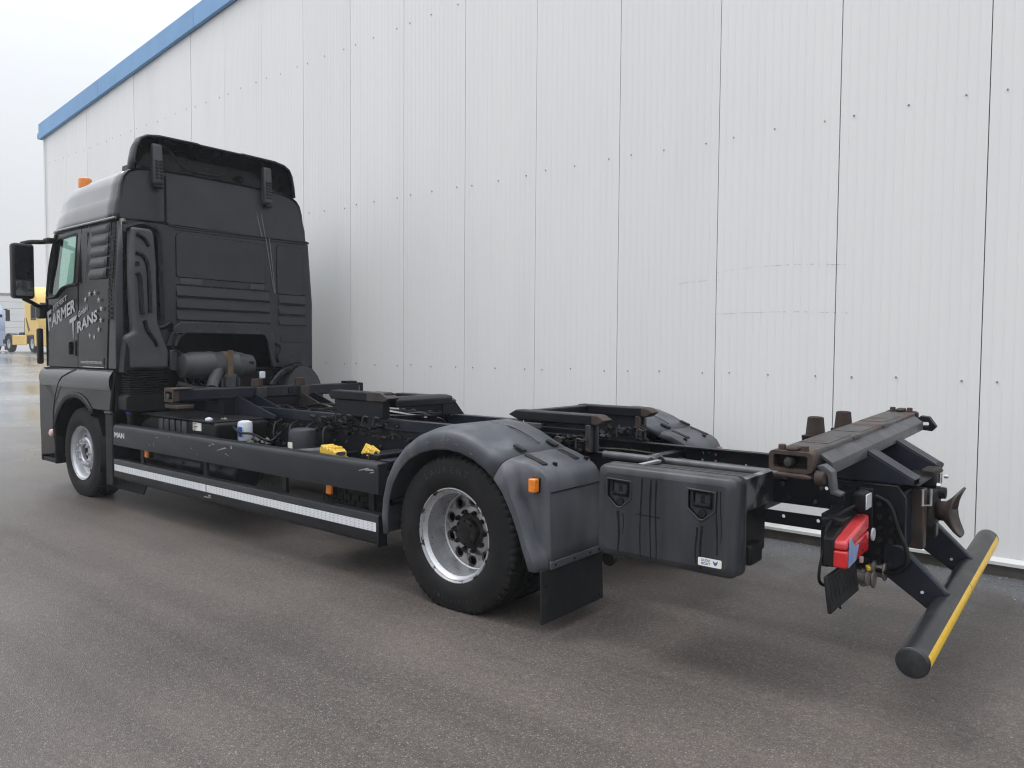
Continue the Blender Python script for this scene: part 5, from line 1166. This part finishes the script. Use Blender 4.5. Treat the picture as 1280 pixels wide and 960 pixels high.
# ------------------------------------------------------------------ tanks and clutter between and beside the rails
bx = MB().prism([(-4.62, .55), (-3.32, .55), (-3.14, .86), (-3.14, .955), (-4.40, .955), (-4.55, .90), (-4.62, .85)], 'xz', -1.03, -.50).build('battery_box', 'black_plastic', T, bevel=.02)
mb = MB()
for k in range(5): mb.box(-4.20+.115*k, -4.12+.115*k, -1.048, -1.02, .62, .945)
mb.build('box_rib', 'toolbox', bx, bevel=.01)
MB().box(-3.55, -3.40, -1.036, -1.030, .87, .945).build('box_label', 'label_white', bx, smooth=0)
mb = MB()
for i in range(5): mb.box(-3.54, -3.50+.02*(i % 3), -1.0375, -1.0355, .878+.013*i, .884+.013*i)
mb.build('label_print', 'black_plastic', bx, smooth=0)
MB().box(-4.60, -3.2, -1.05, -.48, .955, .972).build('box_lid', 'black_plastic', bx, bevel=.008)
MB().lathe([(0, 0), (.030, 0), (.034, .01), (.034, .045), (.028, .055), (0, .057)], (-4.64, -1.13, .965), 'z', 16).build('filler_cap', 'blue_part', T)
MB().cyl((-4.63, -1.12, .82), (-4.64, -1.13, .965), .028, .028, 12).build('filler_neck', 'black_plastic', T)
MB().cyl((-4.50, -.95, .53), (-3.35, -.95, .53), .12, .12, 24).build('air_tank', 'frame', T, bevel=.02)
MB().cyl((-3.2, -.95, .53), (-2.75, -.95, .53), .14, .14, 24).build('air_tank', 'frame', T, bevel=.02)
ad = MB().lathe([(0, .79), (.060, .79), (.066, .80), (.066, .945), (.06, .963), (.035, .972), (0, .972)], (-3.08, -.78, 0), 'z', 24).build('dryer_cartridge', 'white_part', T)
MB().box(-3.085, -3.03, -.848, -.843, .83, .92).build('cartridge_label', 'blue_part', ad, smooth=0)
MB().tube([(-3.20, -.84, .93), (-3.10, -.87, .90), (-3.0, -.86, .87), (-2.93, -.80, .86), (-2.80, -.70, .80), (-2.74, -.62, .88)], .012, 6).build('air_hose', 'black_plastic', T)
mb = MB(); rq = random.Random(2)
for k in range(30):
    r = rq.uniform(.015, .04); mb.obox((rq.uniform(-3.45, -3.22), rq.uniform(-.95, -.72), rq.uniform(.80, .97)), (r*1.4, r, r), (rq.random(), rq.random(), rq.random()))
for k in range(26):
    r = rq.uniform(.015, .045); mb.obox((rq.uniform(-3.2, -2.9), rq.uniform(-.85, -.6), rq.uniform(.70, .80)), (r*1.4, r, r), (rq.random(), rq.random(), rq.random()))
mb.build('air_valve', mat('dirty alloy valve', (.14, .135, .13), .5, .4, .4, 30, dirt=(.02, .02, .02), dirt_amt=.9, dirt_scale=30, dirt_lo=.45, dirt_hi=.6), T, bevel=.003)
MB().lathe([(0, .045), (.03, .035), (.04, 0), (.03, -.035), (0, -.045)], (-3.36, -.98, .955), 'z', 14).build('valve_cap', 'white_part', T)
gb = MB().lathe([(0, .72), (.115, .72), (.12, .73), (.12, .90), (.11, .925), (.08, .935), (0, .938)], (-2.42, -.62, 0), 'z', 26).build('gearbox_cooler_tank', 'toolbox', T)
MB().box(-2.46, -2.40, -.745, -.738, .76, .82).build('tank_label', 'label_white', gb, smooth=0)
MB().cyl((-2.62, -.80, .70), (-1.98, -.70, .78), .035, .035, 12).build('cross_tube', 'frame_grey', T)
mb = MB()
for i in range(60):
    x = rq.uniform(-4.3, -.8); z = rq.choice([.92, .90, .76, .72]); mb.cyl((x, -.384, z), (x, -.41, z), .017, .013, 6)
o = mb.build('frame_rivet', 'hub', T, smooth=0); o['kind'] = 'stuff'
# brackets and pipes along the rail's outer face, cable harness on top
for k in range(7):
    x0 = rq.uniform(-4.3, -3.8); 
    pts = [(x0, rq.uniform(-.33, .33), 1.0)]
    x = x0
    while x < -1.7:
        x += rq.uniform(.25, .5); pts.append((x, max(-.36, min(.36, pts[-1][1]+rq.uniform(-.16, .16))), 1.0+rq.uniform(-.03, .075)))
    MB().tube(pts, rq.choice([.010, .014, .018, .022]), 6).build('cable', 'black_plastic' if k % 3 else 'gloss_black', T)
for k in range(2):
    pts = [(-1.5+.62*j, .30-.03*k+rq.uniform(-.03, .03), .84+.03*k+rq.uniform(-.035, .035)) for j in range(7)]
    MB().tube(pts, .010, 6).build('cable', 'hub', T)
for k in range(5):
    x0 = -3.3+.25*k
    MB().tube([(x0, -.40, .96), (x0+.05, -.52, .92), (x0+.10, -.56, .80), (x0+.02, -.48, .70)], .010, 6).build('cable', 'black_plastic', T)
for k in range(9):
    a = [rq.uniform(-4.1, -2.9), rq.uniform(-1.05, -.6), rq.uniform(.50, .72)]
    MB().tube([a, (a[0]+rq.uniform(-.15, .2), a[1]+rq.uniform(-.1, .1), a[2]-.12), (a[0]+rq.uniform(-.2, .3), a[1], a[2]-.22+rq.uniform(-.05, .1))], .009, 6).build('cable', 'hub', T)
mb = MB()
for k in range(46):
    r = rq.uniform(.015, .05); mb.obox((rq.uniform(-4.2, -2.7), rq.uniform(-1.08, -.75), rq.uniform(.40, .62)), (r*2, r, r*1.2), (rq.random(), rq.random(), rq.random()))
mb.build('valve_fitting', 'hub', T, bevel=.003)
mb = MB()
for k in range(90):
    r = rq.uniform(.012, .035); mb.obox((rq.uniform(-2.6, -1.4), -.40+rq.uniform(-.05, .05), rq.uniform(.90, 1.05)), (r*1.8, r, r), (rq.random(), rq.random(), rq.random()))
mb.build('clamp_fitting', 'hub', T, bevel=.002)
MB().box(-4.5, -2.9, -.36, .36, .60, .98).build('gearbox', 'frame', T, bevel=.06)
MB().cyl((-5.6, -.2, .95), (-4.55, -.2, .95), .36, .36, 16).build('engine', 'frame', T)
MB().box(-4.45, -2.2, .55, 1.20, .30, .86).build('fuel_tank', 'frame', T, bevel=.06, seg=3)  # tank bottom set low to cut light on the ground beneath
MB().box(-2.1, -.78, .55, 1.20, .30, .86).build('light_blocker_box', 'frame', T, bevel=.04, seg=2)  # unseen box added to keep light off the ground under the truck
MB().box(-4.6, -.7, -.46, -.40, .50, .66).build('pipe_bundle', 'frame', T, bevel=.01)

# ------------------------------------------------------------------ loose things carried on the truck
sw = thing('spare_wheel', 'spare wheel lying flat in the chassis just ahead of the near rear wheel', 'spare wheel', (-1.28, -.63, .505))
def lathe_tread(ro):
    mb = MB(); n = 72; vs = []
    prof = [(.29, -.13), (.40, -.142), (.46, -.138), (ro-.01, -.125), (ro-.012, -.11), (ro-.012, .11), (ro-.01, .125), (.46, .138), (.40, .142), (.29, .13)]
    return mb.lathe(prof, (0, 0, 0), 'z', n)
ty = lathe_tread(.50).build('tyre', 'rubber', sw)
blk = MB(); 
for row, z0 in enumerate((-.112, -.064, -.016, .032, .080)):
    for k in range(44):
        a = 2*math.pi*(k+.5*(row % 2))/44; da = 2*math.pi/44*.42
        m4 = Matrix.Rotation(a, 4, 'Z'); blk.box(.485, .503, -.503*math.sin(da), .503*math.sin(da), z0-.004, z0+.036, m4)
bo = blk.build('tread_block', 'rubber', ty, smooth=0); 
MB().lathe([(.29, -.13), (.27, -.10), (.255, -.05), (.25, .0), (.10, .02), (.09, .02)], (0, 0, 0), 'z', 40).build('rim', 'rim', sw)
MB().tube([(-1.75, -.63, .36), (-.80, -.63, .36)], .03, 8, sub=1).build('spare_wheel_carrier', 'frame', T)

def chock(loc, rz, label, flipx=1):
    c = thing('wheel_chock', label, 'wheel chock', loc, rz, 'yellow wheel chocks behind the side board')
    pr_ = []
    for k in range(4):
        x = -.15+.075*k; z = .10-.012*k
        pr_ += [(x, z-.014), (x+.012, z+.008), (x+.045, z+.008), (x+.062, z-.012)]
    pl = [(-.17, -.02), (-.165, .07)]+pr_+[(.16, .045), (.165, -.02)]
    b = MB().prism(pl, 'xz', -.085, .085).build('chock_body', 'chock', c, bevel=.008)
    MB().box(-.175, .17, -.095, .095, -.035, -.018).build('chock_base', 'chock', c, bevel=.005)
    mb = MB(); mb.prism(rrect(-.065, .065, -.005, .045, .02), 'yz', .160, .169); mb.build('chock_hollow', 'frame_grey', c, bevel=.004)
    mb = MB()
    for y in (-.05, 0, .05): mb.box(-.14, .12, y-.006, y+.006, .06, .098)
    mb.build('chock_rib', 'chock', c, bevel=.003)
    return c
c1 = chock((-1.28, -1.02, .84), R(-4), 'yellow plastic wheel chock with a stepped top lying behind the upper side board')
c2 = chock((-1.10, -.86, .88), R(-62), 'yellow wheel chock standing upright in its dark carrier, nearer the rear fender'); c2.rotation_euler = (R(64), R(8), R(-22)); c2.location = (-1.17, -.885, .855); c2.scale = (.50, .50, .50)
c1.scale = (.62, .62, .62); c1.location = (-1.40, -1.07, .845)

# ------------------------------------------------------------------ far yard: tractors and a trailer in the mist
def far_truck(name, label, loc, rz, paint, cabh=3.9, group=None, wide=2.45):
    t = thing(name, label, 'truck', loc, rz, group)
    pm = mat(name+' paint', paint, .45, 0, .08, 2); dk = M['frame']  # paint colours come already paled, imitating mist over the distance
    h = wide/2
    MB().prism([(-4.9, .95), (-3.0, .95), (-2.95, 1.3), (-2.95, cabh-.7), (-3.05, cabh-.35), (-3.4, cabh), (-4.1, cabh-.1), (-4.6, cabh-.4), (-4.85, cabh-.75), (-5.05, 2.0), (-5.08, 1.3)], 'xz', -h, h).build('cab_body', pm, t, bevel=.06)
    MB().prism([(-5.10, .35), (-4.45, .35), (-4.35, 1.0), (-5.10, 1.25)], 'xz', -h-.02, h+.02).build('bumper', pm, t, bevel=.05)
    MB().box(-5.0, -4.86, -h+.12, h-.12, 1.75, min(2.75, cabh-.85)).build('windscreen', 'gloss_black', t, bevel=.05)
    for s in (-1, 1):
        MB().prism([(-4.72, 1.8), (-3.95, 1.8), (-3.95, min(2.6, cabh-.8)), (-4.55, min(2.6, cabh-.8))], 'xz', s*(h-.01), s*(h+.012)).build('side_window', 'gloss_black', t)
        MB().box(-3.2, -1.0, s*(h-.06), s*(h), .42, .98).build('side_skirt', pm, t, bevel=.03)
        MB().prism([(-3.55, 1.15), (-3.2, 1.9), (-3.3, 1.95), (-3.8, 1.25)], 'xz', s*(h), s*(h+.01)).build('side_stripe', M['frame_grey'], t)
        for x, w_ in ((-4.0, .3), (-.35, .32)):
            wl_ = MB().lathe([(.28, -.14), (.42, -.16), (.48, -.13), (.50, -.09), (.50, .09), (.48, .13), (.42, .16), (.28, .14)], (x, s*(h-.16), .5), 'y', 28).build('wheel', 'rubber', t)
            MB().lathe([(0, .02), (.12, .03), (.14, .1), (.22, .1), (.285, .13)], (x, s*(h-.16), .5), 'y', 24, sgn=s).build('rim', 'rim_front', wl_)
        rows = [[(-.35+.62*math.cos(R(a)), s*y, .5+.60*math.sin(R(a))) for y in (h-.42, h)] for a in range(0, 181, 15)]
        MB().grid(rows).build('mudguard', dk, t, smooth=60, solid=.03)
        MB().box(-4.95, -4.82, s*(h+.08), s*(h+.30), 1.9, 2.6).build('wing_mirror', 'black_plastic', t, bevel=.03)
        MB().tube([(-4.85, s*h, 2.6), (-4.88, s*(h+.18), 2.62)], .04, 6, sub=1).build('mirror_arm', 'black_plastic', t)
    MB().box(-4.6, .7, -.45, .45, .62, .95).build('chassis_rail', dk, t)
    MB().prism([(-.9, .98), (.3, .98), (.15, 1.18), (-.75, 1.18)], 'xz', -.5, .5).build('fifth_wheel', dk, t, bevel=.03)
    MB().box(-2.9, -2.2, -1.0, 1.0, 1.0, 2.0).build('chassis_equipment', dk, t, bevel=.05)
    MB().box(.65, .78, -1.15, 1.15, .5, .75).build('rear_beam', dk, t, bevel=.02)
    return t
far_truck('yellow_tractor_unit', 'yellow tractor unit with a high cab parked far off in the mist beside the mirror', (-48.1, 12.46, 1.32), R(180), (.78, .53, .15), 3.7)
far_truck('blue_tractor_unit', 'blue tractor unit, paled as if by mist, at the far left edge, half cut off by the picture frame', (-55.3, 10.5, 1.32), R(182), (.36, .43, .58), 3.15)
bt = thing('box_trailer', 'white box trailer with horizontal side boards standing far off behind the yellow tractor unit', 'trailer', (-56.97, 17.45, 1.32), R(72))
M['trailer'] = mat('white trailer side', (.72, .72, .70), .5, 0, .05, 1)
MB().box(-6.5, 6.5, -1.25, 1.25, 1.15, 3.85).build('trailer_box', 'trailer', bt, bevel=.03)
for k in range(6): MB().box(-6.48, 6.48, -1.275, -1.25, 1.20+.44*k, 1.60+.44*k).build('side_board', 'trailer', bt, bevel=.01)
MB().box(-6.55, 6.55, -1.30, 1.30, 3.85, 4.0).build('roof_edge', mat('grey roof edge', (.28, .29, .30), .6), bt)
MB().box(-6.4, 6.4, -.5, .5, .8, 1.15).build('trailer_frame', 'frame', bt)
for x in (3.0, 4.3, 5.6):
    for s in (-1, 1):
        wl_ = MB().lathe([(.28, -.14), (.42, -.16), (.50, -.09), (.50, .09), (.42, .16), (.28, .14)], (x, s*1.05, .5), 'y', 24).build('wheel', 'rubber', bt)
        MB().lathe([(0, .02), (.12, .03), (.22, .1), (.285, .13)], (x, s*1.05, .5), 'y', 20, sgn=s).build('rim', 'rim_front', wl_)
for x in (-4, -3.4): MB().box(x, x+.12, -.9, .9, .1, 1.1).build('landing_leg', 'frame', bt)
for o in list(bpy.data.objects):
    if o.type == 'MESH' and o.name.split('.')[0] in ('clamp_fitting', 'wheel_nut', 'scrape_mark', 'hub_bolt', 'hole_rim', 'plate_bolt', 'grille_opening', 'scratch', 'tape_seam', 'air_valve', 'valve_fitting', 'drip_stain', 'frame_bolt', 'flap_bolt', 'rivet', 'holder_rib', 'label_print', 'tread_block', 'star_lettering', 'coupling_bolt', 'tyre_lettering', 'size_lettering'):
        o['kind'] = 'stuff'

# ------------------------------------------------------------------ mist
hz = MB().box(-170, 25, -70, 75, -1.2, 14).build('haze', 'asphalt', smooth=0); hz['kind'] = 'stuff'; hz.display_type = 'WIRE'
hm = bpy.data.materials.new('haze'); hm.use_nodes = True; hn = hm.node_tree; hn.nodes.clear()
ho = hn.nodes.new('ShaderNodeOutputMaterial'); hv = hn.nodes.new('ShaderNodeVolumePrincipled')
hv.inputs['Color'].default_value = (.93, .95, .98, 1); hv.inputs['Density'].default_value = .0019; hv.inputs['Anisotropy'].default_value = .2
hn.links.new(hv.outputs[0], ho.inputs['Volume'])
hz.data.materials.clear(); hz.data.materials.append(hm)
